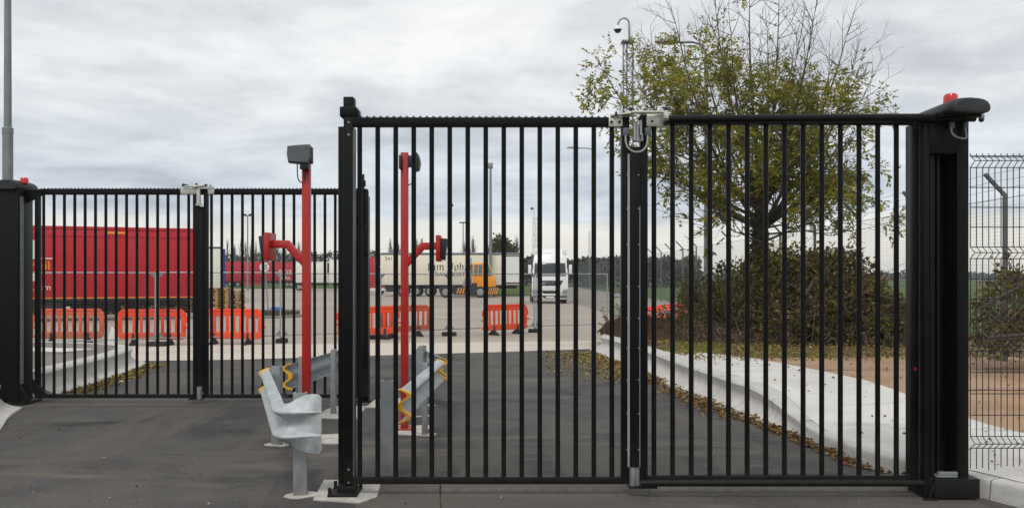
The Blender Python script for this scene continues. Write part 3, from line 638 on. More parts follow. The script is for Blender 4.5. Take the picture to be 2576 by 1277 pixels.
# ================================================================== CRASH BARRIERS
WP = [(0, -.158), (.014, -.154), (.078, -.128), (.092, -.112), (.094, -.100), (.086, -.086), (.02, -.040), (.004, -.022), (0, 0), (.004, .022), (.02, .040), (.086, .086), (.094, .100), (.092, .112), (.078, .128), (.014, .154), (0, .158)]
def sweep_w(mb, path, zc, side, flat=None, thick=.005, grow=0.):
    path = [Vector((p[0], p[1], 0)) for p in path]; rows = []; rows2 = []
    def wz(b, f):
        k = f[2] if len(f) > 2 else 1.
        if abs(b) > .14: return b*f[1]
        if abs(b) > .03: return math.copysign(.10+(abs(b)-.10)*k, b)
        return b
    for i, p in enumerate(path):
        d = (path[min(i+1, len(path)-1)]-path[max(i-1, 0)]).normalized(); nrm = Vector((d.y, -d.x, 0))*side
        f = flat[i] if flat else (1., 1.)
        rows.append([p+nrm*(a*f[0]+grow)+Vector((0, 0, zc+wz(b, f))) for a, b in WP]); rows2.append([p+nrm*(a*f[0]-thick-grow)+Vector((0, 0, zc+wz(b, f))) for a, b in WP])
    n = len(WP); m = len(rows); base = len(mb.v)
    mb.grid(rows); mb.grid(rows2); o2 = base+m*n
    for i in range(m-1): mb.f += [(base+i*n, base+(i+1)*n, o2+(i+1)*n, o2+i*n), (base+i*n+n-1, o2+i*n+n-1, o2+(i+1)*n+n-1, base+(i+1)*n+n-1)]
    for i in (0, m-1):
        for j in range(n-1): mb.f.append((base+i*n+j, base+i*n+j+1, o2+i*n+j+1, o2+i*n+j))
def lerp2(a, b, n): return [(lerp(a[0], b[0], i/n), lerp(a[1], b[1], i/n)) for i in range(n+1)]
def cpost(t, x, y, ang, top, w=.115, dp=.06, foot=True):
    c = MB(); q = [(-w/2, -dp/2), (w/2, -dp/2), (w/2, dp/2), (w/2-.02, dp/2), (w/2-.02, -dp/2+.008), (-w/2+.02, -dp/2+.008), (-w/2+.02, dp/2), (-w/2, dp/2)]
    ca, sa = math.cos(ang), math.sin(ang)
    c.prism([(x+a*ca-b*sa, y+a*sa+b*ca, .006) for a, b in q], (0, 0, top)); c.build('barrier_post', 'galv', t)
    if foot:
        f = MB(); f.prism([(x+.02+(.085+.06*random.random())*math.cos(k*math.pi/6)*1.3, y+(.08+.06*random.random())*math.sin(k*math.pi/6), .002) for k in range(12)], (0, 0, .007)); f.build('footing', 'padcon', t)
def cbar(label, segs, posts, trims, slots=()):
    t = thing('crash_barrier', label, 'crash barrier', (posts[0][0], posts[0][1], 0))
    for path, side, flat in segs:
        mb = MB(); sweep_w(mb, path, .645, side, flat); mb.build('beam', 'galvbeam', t, smooth=True)
    for path, side in trims:
        mb = MB(); sweep_w(mb, path, .645, side, [(1., 1.02)]*len(path), grow=.016); mb.build('end_trim', 'yellow_trim', t, smooth=True)
    for p in posts: cpost(t, *p)
    return t
A, B, E = (-2.93, 9.85), (-1.945, 7.03), (-1.635, 7.0)
main = lerp2(A, (-1.99, 7.16), 8)
main = lerp2(A, (-2.0, 7.16), 8)
tp_ = (.12, .25, .5, .75, .92, 1.0)
bend = [(-1.975, 7.095), (-1.945, 7.045), (-1.91, 7.018)]+[(lerp(-1.90, -1.625, t), lerp(7.014, 6.995, t)) for t in tp_]
flat = [(1, 1)]*len(main)+[(1, 1.02), (1, 1.05), (1, 1.12)]+[(lerp(1, .02, t), 1.12+.5*math.sin(min(1, t*1.15)*math.pi*.62)-(.16 if t == 1 else 0), lerp(1, .12, t)) for t in tp_]
dA = (Vector(B)-Vector(A)).normalized()
cb = cbar('near crash barrier of galvanised W-beam ending in a flared fishtail', [(main+bend, 1, flat)],
     [(-1.84, 7.13, .1, .89), (-2.66, 9.28, R(-20), .885)], [([(A[0]-dA.x*.004, A[1]-dA.y*.004), (A[0]+dA.x*.11, A[1]+dA.y*.11)], 1)])
for px, py in ((719, 991), (722, 998), (731, 1043)): 
    c = P(px, py, 7.12); MB().bar(c+Vector((-.035, .02, -.005)), c+Vector((.0, -.02, .01)), .03, .014).build('bolt', 'plastic', cb)
A2, B2, C2 = (-2.79, 10.3), (-2.60, 12.2), (-2.35, 13.4); dA2 = (Vector(B2)-Vector(A2)).normalized()
cbar('galvanised crash barrier behind the red post, running back towards the far gate', [(lerp2(A2, B2, 6)+lerp2(B2, C2, 4)[1:], -1, None)],
     [(-2.47, 11.35, R(90), .89), (-2.66, 10.46, R(0), .88)], [([A2, (A2[0]+dA2.x*.06, A2[1]+dA2.y*.06)], -1)])
A3, B3 = (-1.09, 7.95), (-.985, 10.9); dA3 = (Vector(B3)-Vector(A3)).normalized()
cbar('galvanised crash barrier with yellow ends, seen through the left bars of near gate', [(lerp2(A3, B3, 8), 1, None)],
     [(-1.16, 7.62, R(0), .93), (-1.05, 9.87, R(90), .86)], [([A3, (A3[0]+dA3.x*.08, A3[1]+dA3.y*.08)], 1), ([(B3[0]-dA3.x*.06, B3[1]-dA3.y*.06), B3], 1)])
A4, B4 = (-.96, 11.1), (-1.62, 13.3); dA4 = (Vector(B4)-Vector(A4)).normalized()
cbar('short rear crash barrier beyond the second red post, angled away', [(lerp2(A4, B4, 6), 1, None)],
     [(-1.32, 12.1, R(60), .88), (-1.27, 11.2, R(0), .87)], [([A4, (A4[0]+dA4.x*.03, A4[1]+dA4.y*.03)], 1)])

# ================================================================== MESH FENCE PANELS
def mesh_fence(label, x0, x1, Y, zt, zb0, zb1, n, folds):
    t = thing('mesh_fence_panel', label, 'fence', (x0, Y, zb0))
    H = [zt-.02]
    def yoff(z):
        for f in folds:
            dz = abs(z-f)
            if dz < .05: return -.07*(1-dz/.05)
        return 0
    vw = MB()
    zl = lambda x: lerp(zb0, zb1, (x-x0)/(x1-x0))
    for i in range(n+1):
        x = lerp(x0, x1, i/n); zz = [zt+.005]
        for f in sorted(folds, reverse=True): zz += [f+.05, f, f-.05]
        zz.append(zl(x)+random.uniform(-.0, .03))
        vw.tube([(x, Y+yoff(z), z) for z in zz if z > zl(x)-.001 or z == zz[-1]], .0041, 5)
    vw.build('upright_wires', 'mesh_green', t)
    hs = []
    for f in folds: hs += [f+.05, f, f-.05]
    z = zt-.02; fs = sorted(folds, reverse=True)
    for a, b in zip(fs[:-1], fs[1:]):
        k = 3
        for i in range(1, k+1): hs.append(lerp(a-.05, b+.05, i/(k+1)))
    for z in hs+[zt-.028]:
        MB().tube([(x0, Y+yoff(z)+.006, z), (x1, Y+yoff(z)+.006, z)], .0041, 5).build('cross_wire', 'mesh_green', t)
    return t
Yf = 7.02
mesh_fence('dark green welded mesh fence panel with V folds at the right edge', gx(2441, Yf), 5.5, Yf, gz(388, Yf), .23, .36, 30, [gz(407, Yf), gz(636, Yf), gz(868, Yf), gz(1112, Yf)])
mesh_fence('dark welded mesh fence left of the far gate, at the photo edge', -9.2, -7.67, 12.45, 2.9, .42, .42, 28, [2.8, 2.0, 1.2, .6])

# ================================================================== TEMPORARY FENCE
hp_px = [(60, 884), (395, 871), (709, 862.5), (955, 853), (1130, 845), (1346, 836.5), (1530, 829.5)]
hpts = [G(a, b) for a, b in hp_px]
names = ['left of the far gate post', 'behind the left half of far gate', 'between sign post and red reader post', 'behind the latch post of near gate', 'in front of the cream trailer', 'left of the white lorry cab', '']
for i in range(len(hpts)-1):
    a, b = hpts[i], hpts[i+1]; d = (b-a).normalized()
    t = thing('temporary_fence_panel', 'galvanised temporary mesh fence panel '+['at far left behind the far gate', 'behind left leaf of far gate, orange barriers beside it', 'left of the right red post, past the far gate', 'directly behind the right red post', 'in front of the cream trailer and yellow cab', 'in front of the white lorry cab'][i], 'fence panel', a, 0, 'temporary fence panels')
    a2, b2 = a+d*.04, b-d*.04; zb, ztp = .13, 2.0+random.uniform(-.02, .02)
    f = MB(); up = Vector((0, 0, 1))
    f.tube([a2+up*zb*.4, a2+up*ztp], .021, 8); f.tube([b2+up*zb*.4, b2+up*ztp], .021, 8); f.tube([a2+up*ztp, b2+up*ztp], .018, 8); f.tube([a2+up*.22, b2+up*.22], .018, 8)
    f.build('frame', 'galv', t, smooth=True)
    for base, s, zz, sg in ((a2, 1, ztp, -1), (b2, -1, ztp, -1), (a2, 1, .22, 1), (b2, -1, .22, 1)):
        MB().prism([base+up*zz, base+d*s*.16+up*zz, base+up*(zz+sg*.17)], Vector((-d.y, d.x, 0))*.006).build('gusset', 'galvdark', t)
    wm = MB(); m = int((b2-a2).length/.045)
    for k in range(1, m): q = a2.lerp(b2, k/m); wm.tube([q+up*.22, q+up*ztp], .0013, 3, False)
    for k in range(1, 7): wm.tube([a2+up*(.22+k*.25), b2+up*(.22+k*.25)], .0013, 3, False)
    tag(wm.build('mesh_infill', 'wire', t), kind='stuff')
for i, (p, wb, lab) in enumerate(((hpts[1], .5, 'dark fence foot below the signless post behind far gate'), (hpts[2], .3, 'small dark fence foot left of the red reader post'), (hpts[3], .68, 'long dark fence foot behind the near latch post'), (hpts[4], .46, 'dark fence foot left of the lone orange barrier'), (hpts[5], .46, 'dark fence foot right of the lone orange barrier'))):
    b = MB(); y = p.y; b.box(p.x-wb/2, p.x+wb/2, y-.13, y+.13, .01, .13); b.lathe((p.x, y, .13), [(.04, 0), (.035, .03)], 8)
    o = b.build('fence_foot', 'rubber', bev=.02); at_origin(o, (p.x, y, 0)); tag(o, lab, 'fence foot', 'feet of the temporary fence')

# ================================================================== ORANGE BARRIERS
def make_barrier(mt):
    root = thing('plastic_barrier', 'x', 'barrier', (0, 0, 0), 0, 'orange plastic pedestrian barriers')
    p = MB(); t2 = .022; hw = .92
    def pl(poly): p.prism([(x, -t2, z) for x, z in poly], (0, 2*t2, 0))
    pl([(-hw, .80), (hw, .80), (hw, .88), (hw-.12, 1.0), (-hw+.12, 1.0), (-hw, .88)])
    pl([(-hw, .28), (-hw+.07, .16), (hw-.07, .16), (hw, .28), (hw, .36), (-hw, .36)])
    xs = [-hw+.06+i*(2*hw-.12)/9 for i in range(10)]
    for i, x in enumerate(xs):
        wv = .06 if i in (0, 9) else .033 if i % 2 else .040
        p.box(x-wv, x+wv, -t2*.9, t2*.9, .359, .801)
    p.box(-hw+.1, hw-.1, -.034, .034, .93, .985); p.box(-hw+.1, hw-.1, -.03, .03, .18, .21)
    p.build('panel', mt, root, bev=.006)
    for s in (1, -1):
        MB().box(*sorted((s*hw, s*(hw+.05))), -.02, .02, .62, .82).box(*sorted((s*(hw+.001), s*(hw+.09))), -.018, .018, .46, .52).box(*sorted((s*hw, s*(hw+.06))), -.02, .02, .2, .26).build('connector', mt, root, bev=.004)
    for x in (-.5, .5):
        MB().prism([(x-.03, -.26, .01), (x-.03, .26, .01), (x-.03, .24, .05), (x-.03, .05, .17), (x-.03, .035, .33), (x-.03, -.035, .33), (x-.03, -.05, .17), (x-.03, -.24, .05)], (.06, 0, 0)).build('foot', 'rubber', root, bev=.006)
    return root
bA = make_barrier('orange'); bB = make_barrier('orange_old')
def foot_turn(b):     # feet swivelled so that they lie along the fence
    for c in b.children:
        if c.name.startswith('foot'): pass
def place_barrier(src, first, px0, px1, pyf, rz, label):
    o = src if first else copy_tree(src); p = G((px0+px1)/2, pyf); o.location = (p.x, p.y, .004); o.rotation_euler = (0, 0, R(rz)); o['label'] = label; return o
place_barrier(bB, True, 88, 264, 866, 4, 'faded orange plastic barrier with wide slots, leftmost fully seen behind far gate')
place_barrier(bB, False, -82, 72, 868, 6, 'orange plastic barrier cut by the left photo edge beside the drive post')
place_barrier(bA, True, 300, 464, 869, 3, 'bright orange plastic barrier just left of the far gate hinge')
place_barrier(bA, False, 500, 661, 867, -6, 'bright orange plastic barrier just right of the far gate hinge')
place_barrier(bA, False, 868, 986, 855, 24, 'orange plastic barrier just right of the near gate latch post')
place_barrier(bB, False, 958, 1080, 848, 38, 'orange plastic barrier behind the right red reader post')
place_barrier(bA, False, 1212, 1332, 842, 40, 'lone orange plastic barrier standing left of the white lorry')
fb = place_barrier(bA, False, 1622, 1745, 818, 0, 'toppled orange plastic barrier lying in the brushwood left of tree')
fb.location = (5.0, 26.0, .50); fb.rotation_euler = (R(-64), R(-7), R(14))

# ================================================================== VEHICLES
def wheel(parent, x, y, r, wd, ax='x', name='wheel', side=-1, rimmat='rim'):
    """wheel with axle along local axis; y = outer face"""
    prof = [(r*.62, -wd/2), (r*.96, -wd/2), (r, -wd/2+.03), (r, wd/2-.03), (r*.96, wd/2), (r*.62, wd/2)]
    w_ = MB().lathe((x, y, r), prof, 20, ax); o = w_.build(name, 'tyre', parent, smooth=True)
    off = side*(wd/2-.02); c = Vector((x, y, r)); axv = Vector((0, 1, 0)) if ax == 'y' else Vector((1, 0, 0))
    rm = MB(); rm.lathe(c+axv*off, [(r*.6, 0), (r*.6, side*.03), (r*.45, side*.02), (r*.25, side*.05), (r*.12, side*.05)], 16, ax); rm.build('rim', rimmat, o, smooth=True)
    return o
def trailer(label, loc, rz, L, H, floor, mt, axles, skirt=None, legs=None, group=None, wr=.5, front=-1, roofmt=None, name='lorry_trailer'):
    """x along the length (0..L), y = 0 is the side nearest the camera, body goes to +y"""
    t = thing(name, label, 'trailer', loc, rz, group); ORG[t.name] = Vector((0, 0, 0))
    W = 2.5
    MB().box(0, L, 0, W, floor, H-.16).build('body', mt, t, bev=.03)
    MB().box(-.01, L+.01, -.012, W+.012, H-.17, H).build('roof', roofmt or mt, t, bev=.05)
    MB().box(0.0, L, -.014, .0, floor-.05, floor+.04).build('side_rail', 'chassis', t)
    MB().box(.3, L-.3, .75, 1.75, floor-.32, floor-.02).build('chassis', 'chassis', t)
    for x in axles:
        wheel(t, x, .25, wr, .34, 'y'); wheel(t, x, W-.25, wr, .34, 'y', side=1)
        MB().tube([(x, .4, wr), (x, W-.4, wr)], .07, 8).build('axle', 'chassis', t)
    if skirt:
        for a, b, z0 in skirt: MB().box(a, b, .02, .06, z0, floor-.051).build('skirt', mt, t)
    for x in legs or []:
        MB().box(x-.06, x+.06, .5, .62, .05, floor-.3).box(x-.15, x+.15, .45, .67, .01, .05).box(x-.06, x+.06, 1.9, 2.02, .05, floor-.3).build('landing_leg', 'chassis', t)
    return t
# big red trailer
pL, pR = P(-330, 810, 32.3), P(487, 810, 36.6); dx = Vector((pR.x-pL.x, pR.y-pL.y, 0)); rz = math.atan2(dx.y, dx.x); Lt = dx.length
sk_end = Lt-6.9
rt = trailer('large red box trailer with white lettering behind the far gate', (pL.x, pL.y, .004), rz, Lt, 4.05, .93, 'trailer_red', [Lt-10.6, Lt-9.3], [(0, sk_end, .42)], [Lt-2.4], roofmt='trailer_red')
MB().box(sk_end+.02, sk_end+1.7, .1, .7, .28, .86).build('underframe_box', 'chassis', rt, bev=.03)  # dark box added to stand in for the shaded underside of the trailer
MB().box(sk_end+1.9, Lt-3.2, .9, 1.6, .3, .6).build('underside_dark_box', 'chassis', rt)  # second dark box added so the space below the body reads as shade
MB().box(0, Lt, -.016, -.0005, .975, 1.015).build('stripe', 'yellow_print', rt)
MB().box(0, Lt, -.022, -.0005, 3.60, 3.66).build('side_rail', 'trailer_red', rt)
def on_trailer(px):    # length along the trailer side seen at photo column px
    u = (px-CX)/FP; return (u*pL.y-pL.x)/(math.cos(rz)-u*math.sin(rz))
def tz(py, x): Y = pL.y+x*math.sin(rz); return CAM_H-(py-HY)/FP*Y-.004
x1 = on_trailer(138); zt_, zb_ = tz(649, x1), tz(688, x1); fw = 4.2
fr = MB()
for (a, b, c_, d_) in ((x1-fw, x1, zt_-.045, zt_), (x1-fw, x1, zb_, zb_+.045), (x1-fw, x1-fw+.045, zb_+.0452, zt_-.0452), (x1-.045, x1, zb_+.0452, zt_-.0452)): fr.box(a, b, -.012, -.0005, c_, d_)
fr.build('logo_frame', 'white_print', rt)
letters('lettering', 'Royal Mail', .52, 'yellow_print', rt, (on_trailer(127), -.004, tz(678, x1)), (R(90), 0, 0), 'RIGHT')
letters('lettering', 'www.royalmail.com', .34, 'white_print', rt, (on_trailer(128), -.004, tz(729, x1)), (R(90), 0, 0), 'RIGHT', squash=1.0)
xb = on_trailer(82); MB().box(xb-.07, xb+.07, -.010, -.0006, tz(707, xb), zb_-.001).box(xb-.07, xb+.07, -.010, -.0006, zt_+.001, tz(604, xb)).build('white_bar', 'white_print', rt)
xq = on_trailer(294); MB().prism([(xq-.42, -.025, 3.74), (xq+.36, -.025, 3.74), (xq+.42, -.025, 3.84), (xq-.36, -.025, 3.84)], (0, .01, 0)).build('marking', 'yellow_print', rt)
pn = MB()
for i in range(1, 12): pn.box(Lt*i/12-.012, Lt*i/12+.012, -.004, -.0004, 1.03, 3.6)
pn.build('panel_seam', 'trailer_red', rt)

# white trailer end and curtain behind it
wt = thing('lorry_trailer', 'white trailer end with blue corner standing behind the pallet stacks', 'trailer', (gx(553, 60)-2.0, 60, .004), R(20.5))
MB().box(0, 2.0, 0, 12, 1.0, 4.0).build('body', 'trailer_white', wt, bev=.03)
MB().box(-.03, 2.03, -.03, 12, 4.0, 4.1).build('roof', 'chassis', wt)
MB().box(2.002, 2.26, .02, 11.9, .95, 3.95).build('curtain', mat('blue_curtain', C(40, 58, 110), .6, 0, .15, 2), wt)
MB().box(0, 2.0, 0.0, .2, .55, .99).build('tail_beam', mat('blue_beam', C(32, 52, 100), .5, 0, .2, 2), wt)
for fx in (.66, 1.33): MB().box(fx-.02, fx+.02, -.04, -.001, 1.02, 3.98).build('door_bar', 'galvdark', wt)
for x in (.3, 1.7): wheel(wt, x, 1.5, .5, .34, 'x', side=1)

# far red trailers
def flat_trailer(label, pxa, pxb, Y, H, floor, mt, axpx, sk, group=None):
    xa_, xb_ = gx(pxa, Y), gx(pxb, Y); L = xb_-xa_
    return trailer(label, (xa_, Y, .004), 0, L, H, floor, mt, [gx(q, Y)-xa_ for q in axpx], sk(L) if sk else None, None, group)
tr = flat_trailer('far red double-deck trailer, left of the round speed sign', 540, 662, 154, 4.75, 1.0, 'trailer_red2', [578, 598], lambda L: [(0, 2.0, .35), (5.2, L, .35)])
tr = flat_trailer('far red trailer with white lettering behind the round speed sign', 664, 746, 146, 4.5, 1.1, 'trailer_red2', [722, 732], None)
letters('lettering', 'ROYAL', 1.2, 'white_print', tr, (2.6, -.02, 2.3), (R(90), 0, 0)); letters('lettering', 'MAIL', .8, 'white_print', tr, (3.1, -.02, 1.4), (R(90), 0, 0))
flat_trailer('white box trailer just left of the near gate latch post', 744, 826, 112, 3.95, 1.05, 'trailer_white', [752, 762], None)
tr = flat_trailer('white refrigerated trailer half hidden by the near latch post', 828, 900, 108, 4.15, 1.05, 'trailer_white', [880, 890], None)
MB().box(-.35, -.02, .4, 2.1, 2.2, 3.7).build('cooling_unit', 'chassis', tr)
tr = flat_trailer('pinkish red trailer seen right of the near latch post', 860, 939, 96, 4.2, .95, 'trailer_red2', [905, 915], lambda L: [(0, L, .5)])
fb_ = thing('flatbed_trailer', 'low red and white flatbed trailer left of the cream trailer', 'trailer', (gx(935, 86), 86, .004))
MB().box(gx(905, 86), gx(966, 86), 86, 88.4, .75, .95).build('deck', 'trailer_red2', fb_); MB().box(gx(905, 86), gx(966, 86), 86.02, 88.4, .45, .72).build('side_rail', 'trailer_white', fb_)
for q in (912, 955): wheel(fb_, gx(q, 86), 86.4, .42, .3, 'y')

# cream trailer with black lettering
Yc = 78.5
cx0 = gx(957, Yc); cL = gx(1308, Yc)-cx0
ct = trailer('cream box trailer with black gothic lettering behind the yellow yard tractor', (cx0, Yc, .004), 0, cL, 4.2, 1.08, 'trailer_cream', [2.1, 3.4, 4.7], None, [cL-2.6], roofmt='galvdark')
MB().box(0, cL, -.03, -.0145, 4.0, 4.06).build('roof_rail', 'chassis', ct)
xd0, xd1 = gx(1271, Yc)-cx0, gx(1306, Yc)-cx0
MB().box(xd0-.12, xd1+.06, -.02, -.0005, 1.22, 3.92).build('door_frame', 'chassis', ct); MB().box(xd0, xd1, -.03, -.0205, 1.35, 3.82).build('door', 'white_print', ct)
MB().box(.5, 1.4, .1, .9, .45, 1.0).build('underframe_box', 'chassis', ct); MB().box(5.6, 8.9, .05, .7, .4, 1.0).build('underframe_box', 'chassis', ct)
letters('lettering', 'TRANSPORT GROUP', .62, 'ink', ct, (gx(1086, Yc)-cx0, -.006, 1.9+.02), (R(90), 0, 0), squash=.92)
letters('lettering', '541', .5, 'ink', ct, (gx(968, Yc)-cx0, -.006, 3.45), (R(90), 0, 0))
# broad-nib gothic letters drawn as pen strokes
def gothic(text, x, z, hgt, parent, adv=1.0):
    G_ = {'K': (.95, [[(.1, 1.25), (.3, 1.4), (.3, .1), (.15, 0), (.45, .05)], [(.3, .75), (.75, 1.35), (.9, 1.2)], [(.42, .8), (.85, .15), (1.0, .05)]]),
          'i': (.42, [[(.08, .9), (.2, 1), (.2, .1), (.35, 0)], [(.16, 1.25), (.24, 1.33)]]),
          'm': (1.15, [[(.05, .9), (.18, 1), (.18, .08), (.1, 0)], [(.18, .85), (.48, 1), (.56, .9), (.56, .08), (.5, 0)], [(.56, .85), (.86, 1), (.94, .9), (.94, .1), (1.05, 0)]]),
          'J': (.85, [[(.1, 1.3), (.3, 1.4), (.75, 1.3)], [(.5, 1.3), (.62, 1.1), (.58, .2), (.35, -.1), (.1, .02)], [(.15, .75), (.4, .85)]]),
          'o': (.68, [[(.45, 1), (.15, .85), (.12, .15), (.3, 0)], [(.45, 1), (.56, .85), (.54, .15), (.3, 0)]]),
          'h': (.75, [[(.08, 1.35), (.2, 1.45), (.2, .08), (.12, 0)], [(.2, .85), (.48, 1), (.58, .85), (.58, .2), (.42, -.15)]]),
          'a': (.70, [[(.12, .92), (.4, 1), (.52, .85), (.52, .1), (.64, 0)], [(.5, .55), (.16, .45), (.14, .1), (.28, 0), (.5, .15)]]),
          'n': (.78, [[(.05, .9), (.18, 1), (.18, .08), (.1, 0)], [(.18, .85), (.5, 1), (.58, .9), (.58, .1), (.7, 0)]]),
          's': (.58, [[(.48, .95), (.3, 1), (.12, .82), (.45, .42), (.42, .1), (.2, 0), (.08, .08)]]),
          'e': (.60, [[(.18, .55), (.5, .75), (.35, 1), (.14, .8), (.14, .15), (.3, 0), (.52, .12)]]), ' ': (.5, [])}
    mb = MB(); nib = Vector((.085, 0, .06))*hgt*1.05
    for ch in text:
        wd, ss = G_[ch]
        for s_ in ss:
            for a, b in zip(s_[:-1], s_[1:]):
                A_ = Vector((x+a[0]*hgt*adv, -.008, z+a[1]*hgt)); B_ = Vector((x+b[0]*hgt*adv, -.008, z+b[1]*hgt))
                mb.prism([A_-nib, A_+nib, B_+nib, B_-nib], (0, .005+random.random()*.002, 0))
        x += wd*hgt*adv
    mb.build('lettering', 'ink', parent)
gothic('Kim Johansen', gx(1073, Yc)-cx0, 2.5, .5, ct, 1.36)

# yellow yard tractor, facing right
Yt = 74.0; yt = thing('yard_tractor', 'yellow yard tractor with hazard stripes in front of the cream trailer', 'tractor unit', (gx(1170, Yt), Yt, .004))
q = lambda px: gx(px, Yt)-gx(1170, Yt); zq = lambda py: gz(py, Yt)
ORG[yt.name] = Vector((0, 0, 0))
c_ = MB()
side = [(q(1188), zq(722)), (q(1247), zq(722)), (q(1246), zq(698)), (q(1240), zq(694)), (q(1232), zq(664)), (q(1228), zq(661.5)), (q(1192), zq(661.5)), (q(1189), zq(664))]
c_.prism([(a, 0.1, b) for a, b in side], (0, 1.5, 0)); c_.build('cab', 'truck_yellow', yt, bev=.05)
MB().prism([(q(1192), .09, zq(694)), (q(1238), .09, zq(694)), (q(1230), .09, zq(666)), (q(1193), .09, zq(666))], (0, .03, 0)).build('side_window', 'cabglass', yt)
MB().prism([(q(1238.5), .2, zq(689)), (q(1231.6), .2, zq(665)), (q(1231.6), 1.5, zq(665)), (q(1238.5), 1.5, zq(689))], (.03, 0, .0)).build('windscreen', 'cabglass', yt)
MB().box(q(1186), q(1193), .15, 1.5, zq(690), zq(664)).build('rear_window', 'cabglass', yt)
MB().box(q(1213), q(1215.5), .07, .1, zq(722), zq(663)).box(q(1202), q(1203.5), .07, .1, zq(722), zq(663)).build('door_pillar', 'truck_yellow', yt)
MB().prism([(q(1163), .35, zq(722)), (q(1183), .35, zq(722)), (q(1183), .35, zq(700)), (q(1170), .35, zq(698)), (q(1165), .35, zq(706))], (0, 1.0, 0)).build('tank', 'rim', yt, bev=.05)
MB().box(q(1108), q(1250), .45, 1.9, zq(738), zq(728)).box(q(1140), q(1196), .12, .45, zq(742), zq(722)).box(q(1187), q(1200), .05, .3, zq(745), zq(712)).build('chassis', 'chassis', yt)
MB().prism([(q(1105), .2, zq(730)), (q(1118), .2, zq(718)), (q(1138), .2, zq(716)), (q(1146), .2, zq(724)), (q(1146), .2, zq(729)), (q(1136), .2, zq(722)), (q(1120), .2, zq(723)), (q(1110), .2, zq(733))], (0, .5, 0)).build('mudguard', 'chassis', yt)
MB().tube([(q(1184), .6, zq(720)), (q(1184), .6, zq(648))], .05, 8).build('exhaust', 'galvdark', yt)
MB().box(q(1243), q(1253), .0, 1.9, zq(741), zq(722)).build('bumper', 'chassis', yt, bev=.03)
MB().box(q(1227), q(1252), -.02, -.001, zq(741), zq(722.5)).build('bumper_side', 'chassis', yt)
for i in range(4):
    a = q(1148+i*7); MB().prism([(a, .115, zq(739)), (a+.12, .115, zq(739)), (a+.28, .115, zq(724)), (a+.16, .115, zq(724))], (0, -.004, 0)).build('hazard_stripe', 'truck_yellow', yt)
for i in range(5):
    a = q(1228+i*5); MB().prism([(a, -.0205, zq(740)), (a+.09, -.0205, zq(740)), (a+.2, -.0205, zq(724)), (a+.11, -.0205, zq(724))], (0, -.004, 0)).build('hazard_stripe', 'truck_yellow', yt)
for px in (1121, 1208): wheel(yt, q(px), .25, .52, .34, 'y'); wheel(yt, q(px), 1.9, .52, .34, 'y', side=1)

# white lorry facing the camera
Xm, Ym = gx(1384, 57.6), 57.6
mt_ = thing('lorry', 'white long-haul lorry cab facing the camera beside the security fence', 'lorry', (Xm, Ym, .004)); ORG[mt_.name] = Vector((0, 0, 0))
cabp = [(.10, .50), (.02, .75), (.0, 1.2), (.02, 1.9), (.06, 2.0), (.32, 2.95), (.42, 3.25), (.75, 3.75), (1.2, 3.9), (2.3, 3.9), (2.3, 1.0), (1.75, 1.0), (1.7, .5)]
def halfw(z): return 1.27 if z < 2.0 else lerp(1.27, 1.16, min(1, (z-2)/1.2)) if z < 3.3 else lerp(1.14, .92, (z-3.3)/.6)
cb_ = MB(); nL = len(cabp)
cb_.add([(-halfw(z), y, z) for y, z in cabp]+[(halfw(z), y, z) for y, z in cabp], [tuple(range(nL)), tuple(range(2*nL-1, nL-1, -1))]+[(i, (i+1) % nL, nL+(i+1) % nL, nL+i) for i in range(nL)])
cb_.build('cab', 'truck_white', mt_, bev=.06)
def front(y0, z0, y1, z1, hw0, hw1, th, name, m, par=mt_):
    return MB().add([(-hw0, y0-th, z0), (hw0, y0-th, z0), (hw1, y1-th, z1), (-hw1, y1-th, z1), (-hw0, y0+.1, z0), (hw0, y0+.1, z0), (hw1, y1+.1, z1), (-hw1, y1+.1, z1)],
                    [(0, 1, 2, 3), (7, 6, 5, 4), (0, 4, 5, 1), (1, 5, 6, 2), (2, 6, 7, 3), (3, 7, 4, 0)]).build(name, m, par, bev=.02)
front(.075, 2.06, .285, 2.84, 1.12, 1.08, .015, 'windscreen', 'glass')
front(.035, 1.94, .055, 2.03, 1.12, 1.12, .02, 'wiper_panel', 'chassis')
front(.295, 2.86, .33, 2.97, 1.06, 1.04, .03, 'sun_visor', 'truck_white')
front(.0, 1.27, .01, 1.63, .72, .92, .02, 'grille', 'chassis')
front(.0, .72, .0, .92, .50, .58, .025, 'grille', 'chassis'); front(.02, .40, .0, .56, .44, .56, .045, 'grille', 'chassis')
front(.0, .58, .0, .70, .66, .66, .06, 'bumper', 'truck_white'); front(.05, .30, .03, .395, 1.1, 1.2, .02, 'bumper', 'truck_white')
